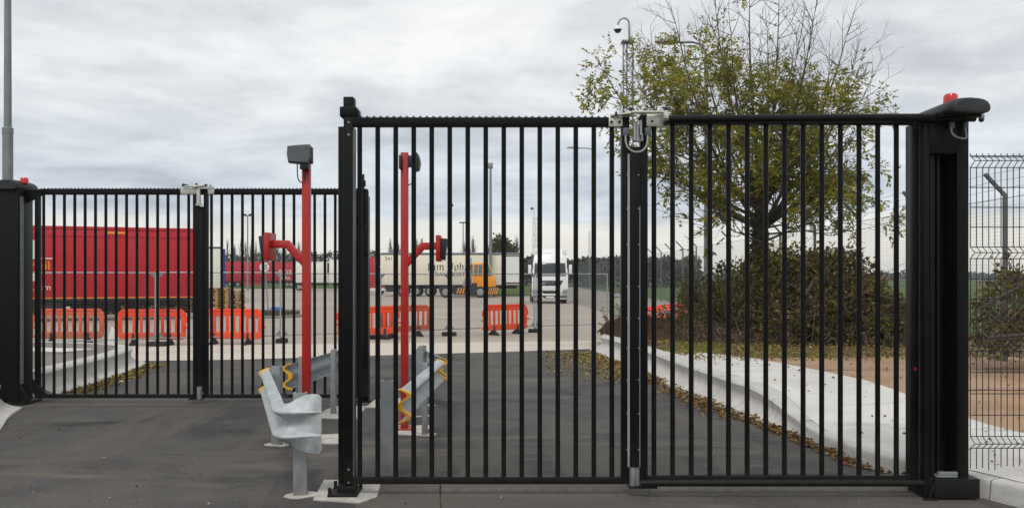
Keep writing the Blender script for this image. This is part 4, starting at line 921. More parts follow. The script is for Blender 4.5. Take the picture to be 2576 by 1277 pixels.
for s_ in (-1, 1):
    MB().prism([(s_*.82, -.03, .74), (s_*1.22, -.01, .72), (s_*1.24, -.01, 1.0), (s_*.92, -.03, .98)], (0, .08, 0)).build('headlight', 'galvdark', mt_, bev=.01)
    MB().prism([(s_*.72, -.035, .44), (s_*1.2, -.025, .46), (s_*1.2, -.025, .6), (s_*.72, -.035, .56)], (0, .06, 0)).build('fog_light', 'cabglass', mt_)
    mr = MB().box(*sorted((s_*1.32, s_*1.54)), .02, .22, 2.08, 2.74).build('mirror', 'truck_white', mt_, bev=.04)
    MB().box(*sorted((s_*1.16, s_*1.33)), .1, .16, 2.62, 2.68).box(*sorted((s_*1.16, s_*1.33)), .1, .16, 2.1, 2.16).build('mirror_arm', 'chassis', mr)
    MB().box(*sorted((s_*.88, s_*1.18)), .55, 1.5, 3.42, 3.86).build('side_fairing', 'truck_white', mt_, bev=.08)
    MB().prism([(s_*1.275, .35, 2.1), (s_*1.275, 1.3, 2.05), (s_*1.2, 1.3, 2.8), (s_*1.2, .5, 2.8)], (s_*.01, 0, 0)).build('side_window', 'glass', mt_)
    wheel(mt_, s_*1.05, 1.35, .5, .36, 'x', side=s_); wheel(mt_, s_*1.0, 5.0, .5, .6, 'x', side=s_)
    MB().box(*sorted((s_*.7, s_*1.22)), 2.5, 4.1, .35, 1.0).build('fuel_tank', 'chassis', mt_, bev=.08)
MB().box(-.3, .3, -.06, -.03, .415, .53).build('number_plate', 'white_print', mt_)
letters('lettering', 'M A N', .24, 'rim', mt_, (-.32, -.03, 1.38), (R(90), 0, 0), squash=.9)
MB().box(-.55, -.35, -.04, -.021, 1.33, 1.55).build('badge', 'galvdark', mt_)
letters('lettering', 'MAN TGX', .11, 'ink', mt_, (-.35, .60, 3.52), (R(56), 0, 0))
MB().box(-.45, .45, 2.4, 6.2, .7, .95).build('chassis', 'chassis', mt_)
tr = trailer('dark trailer coupled behind the white lorry cab', (Xm-1.1, Ym+6.3, .004), 0, 2.2, 3.4, 1.1, 'galvdark', [1.1]) if False else None

# ================================================================== PALLETS AND YARD BITS
pm = MB()
for i in range(5): pm.box(-.6, .6, -.5+i*.2125, -.5+i*.2125+.15, .122, .144)
for y in (-.5, -.05, .4):
    pm.box(-.6, .6, y, y+.1, 0, .022)
    for x in (-.6, -.07, .46): pm.box(x, x+.14, y, y+.1, .0221, .1)
for x in (-.6, -.07, .46): pm.box(x, x+.14, -.5, .5, .1001, .1219)
pme = [pm.mesh('pallet', 'wood'), pm.mesh('pallet', 'wood_shaded')]
ORD = ['lowest', 'second', 'third', 'fourth', 'fifth', 'sixth', 'seventh', 'eighth', 'ninth']
def pallet_stack(px, Y, n, k, label, group, scale=1.):
    for i in range(n):
        o = bpy.data.objects.new('pallet', pme[k]); link(o); o.location = (gx(px, Y)+random.uniform(-.03, .03), Y+random.uniform(-.03, .03), .006+i*.146); o.rotation_euler = (0, 0, R(random.uniform(-3, 3)))
        tag(o, (ORD[i]+' from ground' if 0 < i < n-1 else 'lowest' if i == 0 else 'topmost')+' '+label, 'pallet', group)
pallet_stack(552, 43.5, 9, 0, 'pale pallet in left column right of the red trailer', 'pale pallets right of the red trailer')
pallet_stack(581, 44.6, 8, 0, 'pale pallet in right column right of the red trailer', 'pale pallets right of the red trailer')
for i, px in enumerate((262, 296, 330, 364, 428, 462, 496)):
    pallet_stack(px, 41.5+i*.4, 7 if i != 3 else 5, 1, 'shade-darkened pallet, '+['leftmost', 'second', 'third', 'fourth', 'fifth', 'sixth', 'rightmost'][i]+' stack behind the red trailer', 'pallets behind the red trailer')
# speed sign
ss = G(675, 787); sg = thing('speed_sign', 'round white fifteen speed sign with red rim on a leaning post', 'sign', ss)
top = P(665, 645, 43.0)
MB().tube([ss, top], .038, 8).build('post', 'galvdark', sg, smooth=True)
cS = P(665, 671.6, 42.9); rS = .30
MB().lathe(cS, [(rS, 0), (rS, .02)], 28, 'y').build('rim', 'sign_red', sg, smooth=True)
MB().lathe(cS+Vector((0, -.004, 0)), [(rS*.84, 0), (rS*.84, .003)], 28, 'y').build('face', 'white_print', sg, smooth=True)
letters('lettering', '15', .36, 'ink', sg, cS+Vector((0, -.008, -.125)), (R(90), 0, 0), 'CENTER')
isl = MB(); ic = G(692, 797)
ring = lambda s, z: [Vector((ic.x+1.25*s*math.cos(a), ic.y+1.6*s*math.sin(a), z)) for a in [2*math.pi*i/24 for i in range(24)]]
isl.add(ring(1, .004)+ring(1, .1)+ring(.86, .12), [(i, (i+1) % 24, 24+(i+1) % 24, 24+i) for i in range(24)]+[(24+i, 24+(i+1) % 24, 48+(i+1) % 24, 48+i) for i in range(24)]+[tuple(48+i for i in range(24))])
struct('traffic_island', isl, 'bank')
bl = G(696, 791); bt = thing('blue_weights', 'blue plastic barrier weights piled by the leaning speed sign', 'weight', (bl.x, bl.y, .1))
for i in range(3): MB().prism([(bl.x+dx_+random.uniform(-.03, .03), bl.y-.2, .1+i*.1) for dx_ in (-.32, .32)]+[(bl.x+.26-.04*i, bl.y-.2, .19+i*.1), (bl.x-.26+.04*i, bl.y-.2, .19+i*.1)], (0, .4, 0)).build('weight', 'blue_plastic', bt, bev=.02)
rg = G(-0+512, 0+850)
# discarded sheet by the left barrier
sh = MB(); b0_ = G(282, 868)
sh.grid([[Vector((b0_.x-.15+.1*i+.04*j, b0_.y+.05*math.sin(i*2+j), .03+.16*j+.05*math.sin(i*3.1+j))) for i in range(4)] for j in range(4)])
tag(at_origin(sh.build('crumpled_sheet', 'white_print', smooth=True), b0_), 'crumpled pale sheet between two orange barriers behind far gate', 'rubbish')
# green cabinet
cbn = thing('utility_cabinet', 'pale green utility cabinet behind the near gate hinge post', 'cabinet', (gx(1558, 38), 38, 0))
MB().box(gx(1543, 38), gx(1575, 38), 38, 38.5, .1, .98).build('housing', mat('cabinet_green', C(150, 160, 140), .6), cbn, bev=.02); MB().box(gx(1541, 38), gx(1577, 38), 37.97, 38.53, .98, 1.03).build('lid', 'galv', cbn); MB().box(gx(1543.5, 38), gx(1574.5, 38), 38.02, 38.48, 0, .1).build('plinth', 'footway', cbn)

# ================================================================== LAMP COLUMNS AND MASTS
def column(name, label, px, Y, ztop, r0, r1, joint=None, cat='lamp post'):
    X = gx(px, Y); t = thing(name, label, cat, (X, Y, 0))
    if joint:
        MB().lathe((X, Y, 0), [(r0, 0), (r0, joint-.05), (r0*1.06, joint-.05), (r0*1.06, joint+.05), (r0*.8, joint+.07)], 14).build('base_tube', 'lamp_grey', t, smooth=True)
        MB().lathe((X, Y, 0), [(r0*.74, joint+.05), (r1, ztop)], 14).build('column', 'lamp_grey', t, smooth=True)
    else: MB().lathe((X, Y, 0), [(r0, 0), (r1, ztop)], 12).build('column', 'lamp_grey', t, smooth=True)
    return t, X
column('lamp_post', 'tall grey tapered lamp column behind the far gate, at left edge', 19.5, 15.0, 10.5, .088, .045, gz(330, 15.0))
def heads(t, X, Y, z, kind, side=-1):
    if kind == 'twin':
        MB().tube([(X-.35, Y, z), (X+.35, Y, z)], .04, 6).build('cross_arm', 'galvdark', t)
        for s_ in (-1, 1): MB().prism([(X+s_*.16, Y-.15, z+.02), (X+s_*.62, Y-.15, z+.08), (X+s_*.58, Y-.15, z+.34), (X+s_*.2, Y-.15, z+.3)], (0, .3, 0)).build('floodlight', 'chassis', t)
    elif kind == 'tee':
        MB().box(X-.55, X+.55, Y-.25, Y+.25, z-.02, z+.14).build('lantern', 'chassis', t, bev=.04)
    else:
        L = kind
        MB().tube([(X, Y, z-.35), (X+side*.12, Y, z-.08), (X+side*.4, Y, z), (X+side*(L-.6), Y, z)], .035, 8).build('arm', 'lamp_grey', t, smooth=True)
        hd = MB(); xs = [0, .12, .45, .72, .78]; hh = [.05, .09, .11, .07, .02]
        rows = [[Vector((X+side*(L-.78+.0)+side*a, Y+.17*c*min(1, b*9), z+(b*d_))) for c, d_ in ((-1, 0), (-.7, .8), (0, 1), (.7, .8), (1, 0), (0, -.35))] for a, b in zip(xs, hh)]
        hd.grid([r+[r[0]] for r in rows]); hd.build('lantern', 'galvdark', t, smooth=True)
t, X = column('floodlight_mast', 'far thin mast with twin floodlights above the red trailers', 623, 112, gz(541, 112), .13, .07, cat='lamp post'); heads(t, X, 112, gz(544, 112), 'twin')
t, X = column('lamp_post', 'tall grey mast behind the yellow yard tractor', 1234, 77.6, gz(418, 77.6), .19, .10); MB().box(X-.22, X+.22, 77.4, 77.9, gz(424, 77.6), gz(410, 77.6)).build('lantern', 'galvdark', t, bev=.06)
t, X = column('lamp_post', 'far lamp post with flat head over the cream trailer', 1165, 118, gz(561, 118), .10, .07); heads(t, X, 118, gz(561, 118), 'tee')
t, X = column('lamp_post', 'street lamp with long arm pointing left above the white lorry', 1493, 52, gz(373, 52)-.3, .085, .055); heads(t, X, 52, gz(373, 52), 1.7)
t, X = column('lamp_post', 'large street lamp reaching left behind the ash tree', 1776, 25.5, gz(113, 25.5)-.3, .075, .05); heads(t, X, 25.5, gz(107, 25.5), 1.6)
t, X = column('camera_pole', 'thin camera pole hidden behind a bar of the near gate', 1132, 62, gz(475, 62), .06, .05, cat='pole')
MB().prism([(X, 61.9, gz(476, 62)), (X-.22, 61.9, gz(473, 62)), (X-.2, 61.9, gz(477, 62))], (0, .2, 0)).build('camera', 'chassis', t); MB().lathe((X+.16, 62, gz(520, 62)), [(.03, 0), (.1, .05), (.1, .18), (.05, .2)], 10).build('camera', 'chassis', t)

def lattice(name, label, px, Y, z0, z1, wd, r, nb, cat='mast', taper=1., mt='galv'):
    X = gx(px, Y); t = thing(name, label, cat, (X, Y, 0)); hgt = wd*.866
    cor = lambda z: [Vector((X+a*lerp(1, taper, z/z1), Y+b*lerp(1, taper, z/z1), z)) for a, b in ((-wd/2, -hgt/3), (wd/2, -hgt/3), (0, hgt*2/3))]
    lg = MB()
    for i in range(3): lg.tube([cor(z0)[i], cor(z1)[i]], r, 6)
    lg.build('mast_legs', mt, t, smooth=True)
    br_ = MB()
    for k in range(nb):
        za, zb_2 = lerp(z0, z1, k/nb), lerp(z0, z1, (k+1)/nb); a, b = cor(za), cor(zb_2)
        for i in range(3):
            j = (i+1) % 3; br_.tube([a[i], b[j]] if k % 2 else [a[j], b[i]], r*.5, 4, False); br_.tube([b[i], b[j]], r*.45, 4, False)
    br_.build('bracing', mt, t); return t, X
Yv = 23.0
t, X = lattice('camera_mast', 'lattice camera mast with swan-neck dome camera, left of ash tree', 1579, Yv, 0, gz(108, Yv), .27, .021, 26, mt='galvdark')
MB().box(X-.17, X+.17, Yv-.15, Yv+.2, gz(108, Yv), gz(104, Yv)).build('head_plate', 'galvdark', t)
MB().tube(catmull([P(1583, 106, Yv), P(1583, 62, Yv), P(1579, 51, Yv), P(1570, 46, Yv), P(1560, 50, Yv), P(1555, 60, Yv), P(1554, 68, Yv)], .05), .030, 8).build('swan_neck', 'galv', t, smooth=True)
MB().lathe(P(1554, 74, Yv), [(.125, -.02), (.12, .02), (.08, .07), (.03, .10)], 16).build('camera_housing', 'truck_white', t, smooth=True)
MB().lathe(P(1554, 74, Yv), [(.02, -.11), (.07, -.09), (.1, -.03), (.1, -.018)], 16).build('camera_dome', 'plastic', t, smooth=True)
MB().box(X-.235, X-.175, Yv-.15, Yv-.05, gz(250, Yv), gz(235, Yv)).tube([(X-.2, Yv-.1, .3), (X-.2, Yv-.1, gz(215, Yv))], .012, 6).build('cable_duct', 'galvdark', t)
t, X = lattice('camera_mast', 'lattice mast with small camera standing behind the white lorry', 1346, 76, 0, gz(548, 76), .42, .022, 14)
MB().tube([(X-.1, 76, gz(548, 76)), (X-.1, 76, gz(520, 76))], .03, 6).tube([(X-.1, 76, gz(526, 76)), (X-.28, 76, gz(524, 76))], .025, 6).build('antenna', 'galv', t); MB().lathe((X-.3, 76, gz(528, 76)), [(.06, 0), (.13, .08), (.1, .2), (.03, .24)], 10).build('camera', 'chassis', t)
lattice('camera_mast', 'thin far lattice mast just right of the white lorry', 1483, 112, 0, gz(582, 112), .30, .016, 12)
lattice('camera_mast', 'tiny far lattice mast over the cream trailer left of the red arm', 1061, 150, 0, gz(600, 150), .7, .06, 10, taper=.4)

# ================================================================== SECURITY FENCE
XF = 8.75; sf = thing('security_fence', 'grey mesh security fence with cranked posts and barbed wire, receding at right', 'fence', (XF, 14.5, .3))
zE, zG = 3.36, .25
ys = [11.5+3.05*i for i in range(33)]
pme_ = MB(); pme_.bar((0, 0, 0), (0, 0, zE-zG), .06, .06); pme_.bar((0, 0, zE-zG-.02), (-.36, 0, zE-zG+.36), .055, .055, (0, 1, 0))
MT['fence_grey'] = mat('fence_post_grey', (.13, .14, .145), .6, .2, .2, 4)
pmesh = pme_.mesh('fence_post', 'fence_grey')
for y in ys:
    o = bpy.data.objects.new('fence_post', pmesh); link(o, sf); o.location = Vector((XF, y, zG))-ORG[sf.name]
y0, y1 = ys[0]-1, ys[-1]
for k in range(3):
    dx_ = -.1-.12*k; pts = []
    for i, y in enumerate(ys): pts += [(XF+dx_-.0, y, zE+.1+.12*k)] + ([(XF+dx_, y+1.5, zE+.1+.12*k-.03)] if i < len(ys)-1 else [])
    MB().tube(pts, .0035, 4, False).build('barbed_wire', 'galvdark', sf)
MB().tube([(XF+.04, y0, zE-.06), (XF+.04, y1, zE-.06)], .006, 4, False).tube([(XF+.04, y0, 1.8), (XF+.04, y1, 1.8)], .004, 4, False).build('line_wire', 'galvdark', sf)
wm = MB(); z = zG+.05
while z < zE-.06: wm.tube([(XF+.035, y0, z), (XF+.035, y1, z)], .0013, 3, False); z += .065
y = y0
while y < y1: wm.tube([(XF+.036, y, zG), (XF+.036, y, zE-.06)], .0014, 3, False); y += .07
tag(wm.build('mesh_infill', 'wire', sf, recalc=False), kind='stuff')
MB().bar((XF+.02, 22.3, zG+.1), (XF+.02, 20.75, zE-1.0), .06, .06).build('brace', 'galvdark', sf)

# ================================================================== VEGETATION
def rnd(a, b): return random.uniform(a, b)
def leafq(mb, p, d, s, wd, c):
    d = d.normalized(); u = d.cross(Vector((rnd(-1, 1), rnd(-1, 1), rnd(-1, 1)))); u = u.normalized() if u.length > 1e-4 else Vector((1, 0, 0))
    mb.col = c; m_ = p+d*s*.45
    mb.add([p, m_+u*wd*.5, p+d*s, m_-u*wd*.5], [(0, 1, 2, 3)])
def rdir(): 
    while True:
        v = Vector((rnd(-1, 1), rnd(-1, 1), rnd(-1, 1)))
        if .05 < v.length < 1: return v.normalized()
def pick(cols): c = random.choice(cols); k = rnd(.7, 1.25); return (c[0]*k, c[1]*k, c[2]*k)

# ---- ash tree
TX, TY = gx(1910, 20), 20.0; TZ = .34
ash = thing('ash_tree', 'ash tree with thinning yellow-green leaves and bare upper twigs, behind gate', 'tree', (TX, TY, TZ))
tk = MB(); tw = MB(); lv = MB()
fork = P(1912, 545, TY)
tk.tube(catmull([(TX-.02, TY, TZ-.1), (TX+.02, TY, 1.2), (TX-.03, TY+.03, 2.2), fork, fork+Vector((.0, .0, .35))], .3), [lerp(.19, .125, i/ (len(catmull([(TX-.02, TY, TZ-.1), (TX+.02, TY, 1.2), (TX-.03, TY+.03, 2.2), fork, fork+Vector((.0, .0, .35))], .3))-1)) for i in range(len(catmull([(TX-.02, TY, TZ-.1), (TX+.02, TY, 1.2), (TX-.03, TY+.03, 2.2), fork, fork+Vector((.0, .0, .35))], .3)))], 10)
ACOL = [(.27, .28, .035), (.21, .235, .03), (.34, .32, .045), (.15, .175, .025), (.38, .31, .05), (.26, .24, .035)]
def leafdens(p):
    px = CX+FP*p.x/p.y; py = HY-(p.z-CAM_H)/p.y*FP
    thr = lerp(105, 215, sm(1740, 2060, px)); d = .03+.97*sm(thr-70, thr+70, py)
    if px > 2100: d *= lerp(1, .45, sm(2100, 2180, px)) if py < 380 else .85
    if py > 500 and px < 1820: d *= .7
    if 1552 < px < 1612 and py < 290: d *= .35
    d *= .12+1.0*sm(-.28, .12, noise.noise(p*1.15))
    return d*.38
def compound(p, d):
    L = rnd(.22, .32); n = random.choice((3, 4)); c0 = pick(ACOL)
    d = (d+Vector((0, 0, -.35))).normalized()
    for i in range(n):
        q = p+d*L*(i+.6)/n
        for s_ in (-1, 1):
            dd = d.cross(Vector((0, 0, 1))+rdir()*.4)*s_*.9+d*.6+Vector((0, 0, -.25))
            leafq(lv, q, dd, rnd(.085, .135), rnd(.034, .05), (c0[0]*rnd(.8, 1.2), c0[1]*rnd(.85, 1.15), c0[2]))
    leafq(lv, p+d*L, d, rnd(.08, .12), .04, c0)
def twig(p, d, L, r, lev):
    n = max(2, int(L/.22)); pts = [p]; q = p.copy(); dd = d.normalized()
    for i in range(n):
        dd = (dd+rdir()*.13+Vector((0, 0, .07))).normalized(); q = q+dd*L/n; pts.append(q.copy())
    tw.tube(pts, [lerp(r, r*.45, i/n) for i in range(n+1)], 4 if r < .02 else 6, False)
    side = rdir()
    for i in range(1, n+1):
        if lev > 0 and (i > n*.25):
            ax = dd.cross(side).normalized() if i % 2 else dd.cross(side.cross(dd)).normalized()
            for s_ in (-1, 1):
                if random.random() < (.62 if lev > 1 else .52):
                    nd = (dd*.75+ax*s_*rnd(.55, .95)+Vector((0, 0, .18))).normalized()
                    twig(pts[i], nd, L*rnd(.34, .55), r*.5, lev-1)
        if lev <= 1 and i > n*.4:
            D = leafdens(pts[i])
            if random.random() < D*(.95 if i == n else .26):
                for _ in range(random.randint(3, 6) if i == n else 2): compound(pts[i], (rdir()+dd*.5))
limbs = [((1560, 250), -.6, .060), ((1640, 140), 1.2, .055), ((1700, 60), -1.4, .055), ((1800, 20), .8, .06), ((1885, -5), -.8, .065), ((1960, -5), 1.6, .06), ((2050, 30), -1.3, .06), ((2130, 90), .6, .06),
         ((2150, 160), 1.8, .05), ((2165, 255), -1., .05), ((2150, 340), 1.0, .05), ((1640, 330), -1.8, .05), ((1720, 440), -.6, .045), ((2110, 430), -1.2, .045), ((2040, 250), -2.2, .055), ((1850, 230), 2.2, .055), ((1790, 300), -2.4, .05), ((2110, 520), .8, .035), ((2080, 500), -1.6, .03), ((1745, 530), -1.0, .03), ((1990, 330), 2.3, .04), ((1760, 110), 2.0, .045), ((1840, 90), -2.0, .045), ((1930, 70), 2.4, .045), ((2010, 110), -.4, .045), ((2090, 170), 2.2, .045), ((2110, 280), -2.0, .045), ((1600, 200), 1.6, .04), ((1690, 260), 2.0, .04), ((2020, 560), -1.4, .03), ((2130, 580), 1.0, .03), ((1830, 560), -1.5, .028), ((2060, 400), 2.2, .035)]
for (ex, ey), oy, r in limbs:
    end = P(ex, ey, TY+oy*.75); low = ey > 400
    st = fork+Vector((rnd(-.05, .05), rnd(-.05, .05), rnd(-.45, .35))) if not low else Vector((TX, TY, rnd(2.7, 3.3)))
    mid = st.lerp(end, .42)+Vector(((end.x-st.x)*.10, 0, -.28 if not low else .05)); mid2 = st.lerp(end, .75)+Vector(((end.x-st.x)*.06, rnd(-.2, .2), -.1))
    pts = catmull([st, mid, mid2, end], .3); m = len(pts); r *= 1.2
    tk.tube(pts, [max(.006, lerp(r, .006, (i/(m-1))**.68)) for i in range(m)], 6, False)
    for i in range(2, m):
        f = i/(m-1); d = (pts[i]-pts[i-1]).normalized()
        for s_ in range(2):
            if random.random() < .44+.34*f:
                nd = (d*.7+rdir()*.75+Vector((0, 0, .15))).normalized(); twig(pts[i], nd, rnd(.6, 1.3)*lerp(1.1, .85, f), lerp(.015, .009, f), 2)
    twig(pts[-1], d, .7, .009, 1)
for _ in range(1500):                                                  # ivy on the trunk
    a = rnd(0, 6.28); z = rnd(.6, 3.5); rr = lerp(.24, .15, z/3.5); leafq(lv, Vector((TX+rr*math.cos(a), TY+rr*math.sin(a), z)), rdir()+Vector((math.cos(a), math.sin(a), -.3)), rnd(.06, .11), .06, pick([(.045, .06, .016), (.07, .085, .02), (.10, .10, .03)]))
tk.build('trunk', 'bark', ash, smooth=True); tag(tw.build('twigs', 'twig', ash, recalc=False), kind='stuff'); tag(lv.build('crown', 'leaf', ash, recalc=False), kind='stuff')

# ---- shrubs and brushwood
def shrub(name, label, cat, blobs, nleaf, cols, size, nst, mats=('leaf', 'stemdry'), stem_out=.25):
    c0 = blobs[0][0]; t = thing(name, label, cat, (c0[0], c0[1], .33))
    lf = MB(); stm = MB(); tot = sum(b[1]*b[2]*b[3] for b in blobs)
    for c, rx, ry, rz_ in blobs:
        c = Vector(c); k = int(nleaf*rx*ry*rz_/tot)
        for _ in range(k):
            d = rdir(); rr = rnd(.25, 1.0)**.45; 
            lump = 1+.55*noise.noise(Vector((d.x*1.8+c.x, d.y*1.8, d.z*1.8)))+.38*noise.noise(Vector((d.x*5, d.y*5+c.x, d.z*5)))
            p = c+Vector((d.x*rx, d.y*ry, d.z*rz_))*rr*lump
            if p.z < .33 or noise.noise(p*1.9)+.6*noise.noise(p*4.3) < rnd(-.32, .12): continue
            leafq(lf, p, (d*.5+rdir()), rnd(*size), rnd(*size)*.6, pick(cols))
        for _ in range(int(46*rx*rz_)):                                # sprigs standing out of the mass
            d = rdir(); d.z = abs(d.z)*.9-.1; p = c+Vector((d.x*rx, d.y*ry, d.z*rz_))*.82; dd = (d+Vector((rnd(-.5, .5), rnd(-.5, .5), rnd(.0, .9)))).normalized(); L = rnd(.25, .65); cc = pick(cols)
            if p.z < .45: continue
            stm.tube([p, p+dd*L*.6, p+dd*L+Vector((0, 0, -.06))], [.007, .005, .003], 3, False)
            for k_ in range(random.randint(3, 11)): leafq(lf, p+dd*L*rnd(.2, 1), rdir()+dd*.4, rnd(*size)*1.15, rnd(*size)*.7, (cc[0]*rnd(.8, 1.3), cc[1]*rnd(.8, 1.3), cc[2]))
        for _ in range(int(nst*rx*rz_/sum(b[1]*b[3] for b in blobs))):
            a = c+Vector((rnd(-.7, .7)*rx, rnd(-.9, .3)*ry, -rz_*rnd(.2, .9))); a.z = max(a.z, .3); d = Vector((rnd(-1, 1), rnd(-1, .5), rnd(.1, 1.4))).normalized()
            L = rnd(.5, 1.3)*rz_*(1+stem_out); b = a+d*L; stm.tube([a, a.lerp(b, .5)+Vector((rnd(-.15, .15), rnd(-.15, .15), .12)), b+Vector((0, 0, -.1))], [.011, .008, .004], 4, False)
    tag(lf.build('foliage', mats[0], t, recalc=False), kind='stuff'); tag(stm.build('stems', mats[1], t, recalc=False), kind='stuff'); return t
OLIVE = [(.15, .155, .036), (.10, .11, .03), (.20, .18, .044), (.15, .105, .04), (.24, .175, .055), (.075, .066, .03)]
BROWN = [(.14, .088, .044), (.095, .058, .032), (.18, .118, .056), (.07, .046, .028), (.21, .145, .07)]
GREEN = [(.10, .12, .030), (.14, .155, .036), (.075, .09, .026), (.185, .175, .048)]
b = lambda px, py, Y, rx, ry, rz_: ((gx(px, Y), Y, gz(py, Y)), rx, ry, rz_)
shrub('shrub', 'dark olive shrub around the foot of the ash tree', 'shrub', [b(1890, 770, 19.6, 1.0, 1.1, 1.05), b(1800, 790, 20.2, .75, 1.0, .8), b(1940, 725, 19.6, .8, 1.0, .9), b(1850, 720, 20, .5, .7, .6), b(1905, 690, 19.9, .4, .5, .55)], 19000, OLIVE+GREEN, (.05, .14), 220)
shrub('shrub', 'large tangled bramble heap of brown and yellow leaves right of ash trunk', 'shrub', [b(2050, 735, 19.2, 1.05, 1.1, 1.0), b(2135, 725, 19.4, .65, .9, .85), b(2000, 810, 18.8, 1.0, .9, .65), b(2120, 820, 18.8, .95, .9, .6), b(2010, 710, 19.6, .55, .8, .6), b(2085, 690, 19.5, .4, .6, .5)], 30000, OLIVE+BROWN+[(.32, .22, .05), (.24, .18, .08), (.30, .27, .06), (.06, .045, .025)], (.045, .15), 420)
shrub('shrub', 'low green shrub at the right end of the bramble heap', 'shrub', [b(2210, 790, 18.8, .55, .8, .6), b(2262, 805, 18.5, .42, .7, .5), b(2200, 840, 18.3, .7, .7, .42)], 9000, GREEN+OLIVE, (.05, .12), 160)
shrub('shrub', 'thin reddish-brown shrub left of the ash tree, over the brushwood', 'shrub', [b(1750, 790, 20.8, .55, .9, .75), b(1705, 825, 21, .5, .8, .4), b(1770, 830, 19.6, .6, .8, .45), b(1735, 730, 20.9, .3, .5, .5)], 5200, BROWN+OLIVE, (.04, .09), 330)
shrub('brushwood', 'heap of dead brown twigs and soil left of the shrubs, behind hinge', 'brushwood', [b(1620, 830, 21.4, .75, .8, .38), b(1690, 835, 20.8, .9, .8, .45), b(1560, 832, 22.2, .62, .7, .32), b(1770, 850, 19.4, .9, .7, .35), b(1900, 865, 18.6, 1.3, .6, .3)], 6500, BROWN, (.04, .10), 420, ('leafdry', 'stemdry'))
shrub('shrub', 'bare brown shrub behind the mesh fence at the right edge', 'shrub', [b(2545, 790, 13.2, .55, .6, .55), b(2590, 760, 13.6, .6, .6, .6), b(2510, 840, 13, .45, .5, .25)], 6500, BROWN+OLIVE, (.05, .10), 130)
fbr = MB(); fbr.tube(catmull([P(2470, 776, 12.6), P(2500, 755, 12.6), P(2540, 735, 12.7), P(2590, 712, 12.8), P(2680, 690, 13)], .1), [.012]*3+[.02]*40 if False else .028, 6, False)
fbr.tube(catmull([P(2480, 850, 12.4), P(2520, 846, 12.4), P(2570, 842, 12.4), P(2640, 832, 12.5)], .1), .03, 6, False)
tag(at_origin(fbr.build('fallen_branch', 'twig', smooth=True), P(2540, 845, 12.4)), 'fallen dead branches in the shrub at the right edge', 'branch')
# soil heap under the brushwood
sm_ = MB(); rows = []
for j in range(13):
    r_ = []
    for i in range(36):
        x = lerp(gx(1515, 21.5), gx(2300, 18.6), i/35); yb_ = lerp(22.2, 19.2, min(1, i/12)) - .3*math.sin(i*.4); y = yb_+lerp(-1.4, 1.8, j/12)
        hh = .50*math.exp(-((j-6)/3.4)**2)*sm(-1, 2, i)*sm(36, 31, i)*(1+.5*noise.noise((x*1.3, y*1.3, 0)))+.06*noise.noise((x*4, y*4, 2))
        r_.append(Vector((x, y, .30+max(-.05, hh))))
    rows.append(r_)
sm_.grid(rows); struct('soil_heap', sm_, 'soil', smooth=True)

# ---- leaf litter and grass
LC = [(.22, .125, .048), (.17, .09, .036), (.28, .175, .066), (.12, .066, .03), (.30, .20, .075)]
YG = [(.33, .29, .07), (.25, .24, .055), (.38, .31, .09), (.19, .19, .05)]
def flatleaf(mb, x, y, z, s, c): 
    a = rnd(0, 6.28); t1 = rnd(-.5, .5); d = Vector((math.cos(a), math.sin(a), t1)); leafq(mb, Vector((x, y, z)), d, s, s*.65, c)
ll = MB()
def pathscatter(path, n, wfun, zf, ya, yb_, sign, cols, size=(.035, .075)):
    pp = [p for p in path if ya < p.y < yb_]
    for _ in range(n):
        i = random.randrange(len(pp)-1); p = pp[i].lerp(pp[i+1], random.random()); wv = wfun(p.y)
        dens = noise.noise((p.x*1.7, p.y*1.7, 4))
        if dens < -.25 and random.random() < .75: continue
        x = p.x+sign*abs(random.gauss(0, wv)); flatleaf(ll, x, p.y+rnd(-.1, .1), zf+abs(random.gauss(0, .02)), rnd(*size), pick(cols))
pathscatter(rk, 2100, lambda y: .16 if y > 11 else .06, .012, 9.2, 18.5, -1, LC)
pathscatter(rk, 700, lambda y: .05, .04, 8.3, 16, 1, LC)
pathscatter(rk, 380, lambda y: .05, .012, 7.6, 9.6, -1, LC)
pathscatter(rk, 2600, lambda y: .55, .010, 14.5, 20.5, -1, YG+LC)
pathscatter(lk2, 3000, lambda y: .17, .012, 13.0, 17.6, 1, LC+YG)
for _ in range(900):                                                   # blown leaves on the right lane
    p = G(rnd(1370, 1560), random.triangular(882, 950, 895)); flatleaf(ll, p.x, p.y, .012, rnd(.03, .06), pick(YG+LC))
for _ in range(260):
    p = G(rnd(960, 2200), rnd(1000, 1270)); flatleaf(ll, p.x, p.y, .012, rnd(.012, .03), pick(LC+[(.34, .32, .28)]))
for _ in range(140):
    p = G(rnd(0, 850), rnd(1010, 1277)); flatleaf(ll, p.x, p.y, .012, rnd(.012, .035), pick(LC+[(.30, .28, .25)]))
for _ in range(350):
    y = rnd(7.4, 15); x = rnd(edge_at(y)+.1, 8.8); flatleaf(ll, x, y, zk(y)+.03, rnd(.02, .055), pick(LC+[(.06, .04, .025)]))
for _ in range(5200):
    y = rnd(14.6, 19.6); x = rnd(edge_at(y)+.05, 9.0); flatleaf(ll, x, y, zk(y)+rnd(.01, .06), rnd(.03, .07), pick(YG+LC if random.random() < .8 else BROWN))
tag(ll.build('leaf_litter', 'leafdry', recalc=False), 'fallen brown and yellow leaves along the kerbs and verge', 'leaves', kind='stuff')
gr = MB()
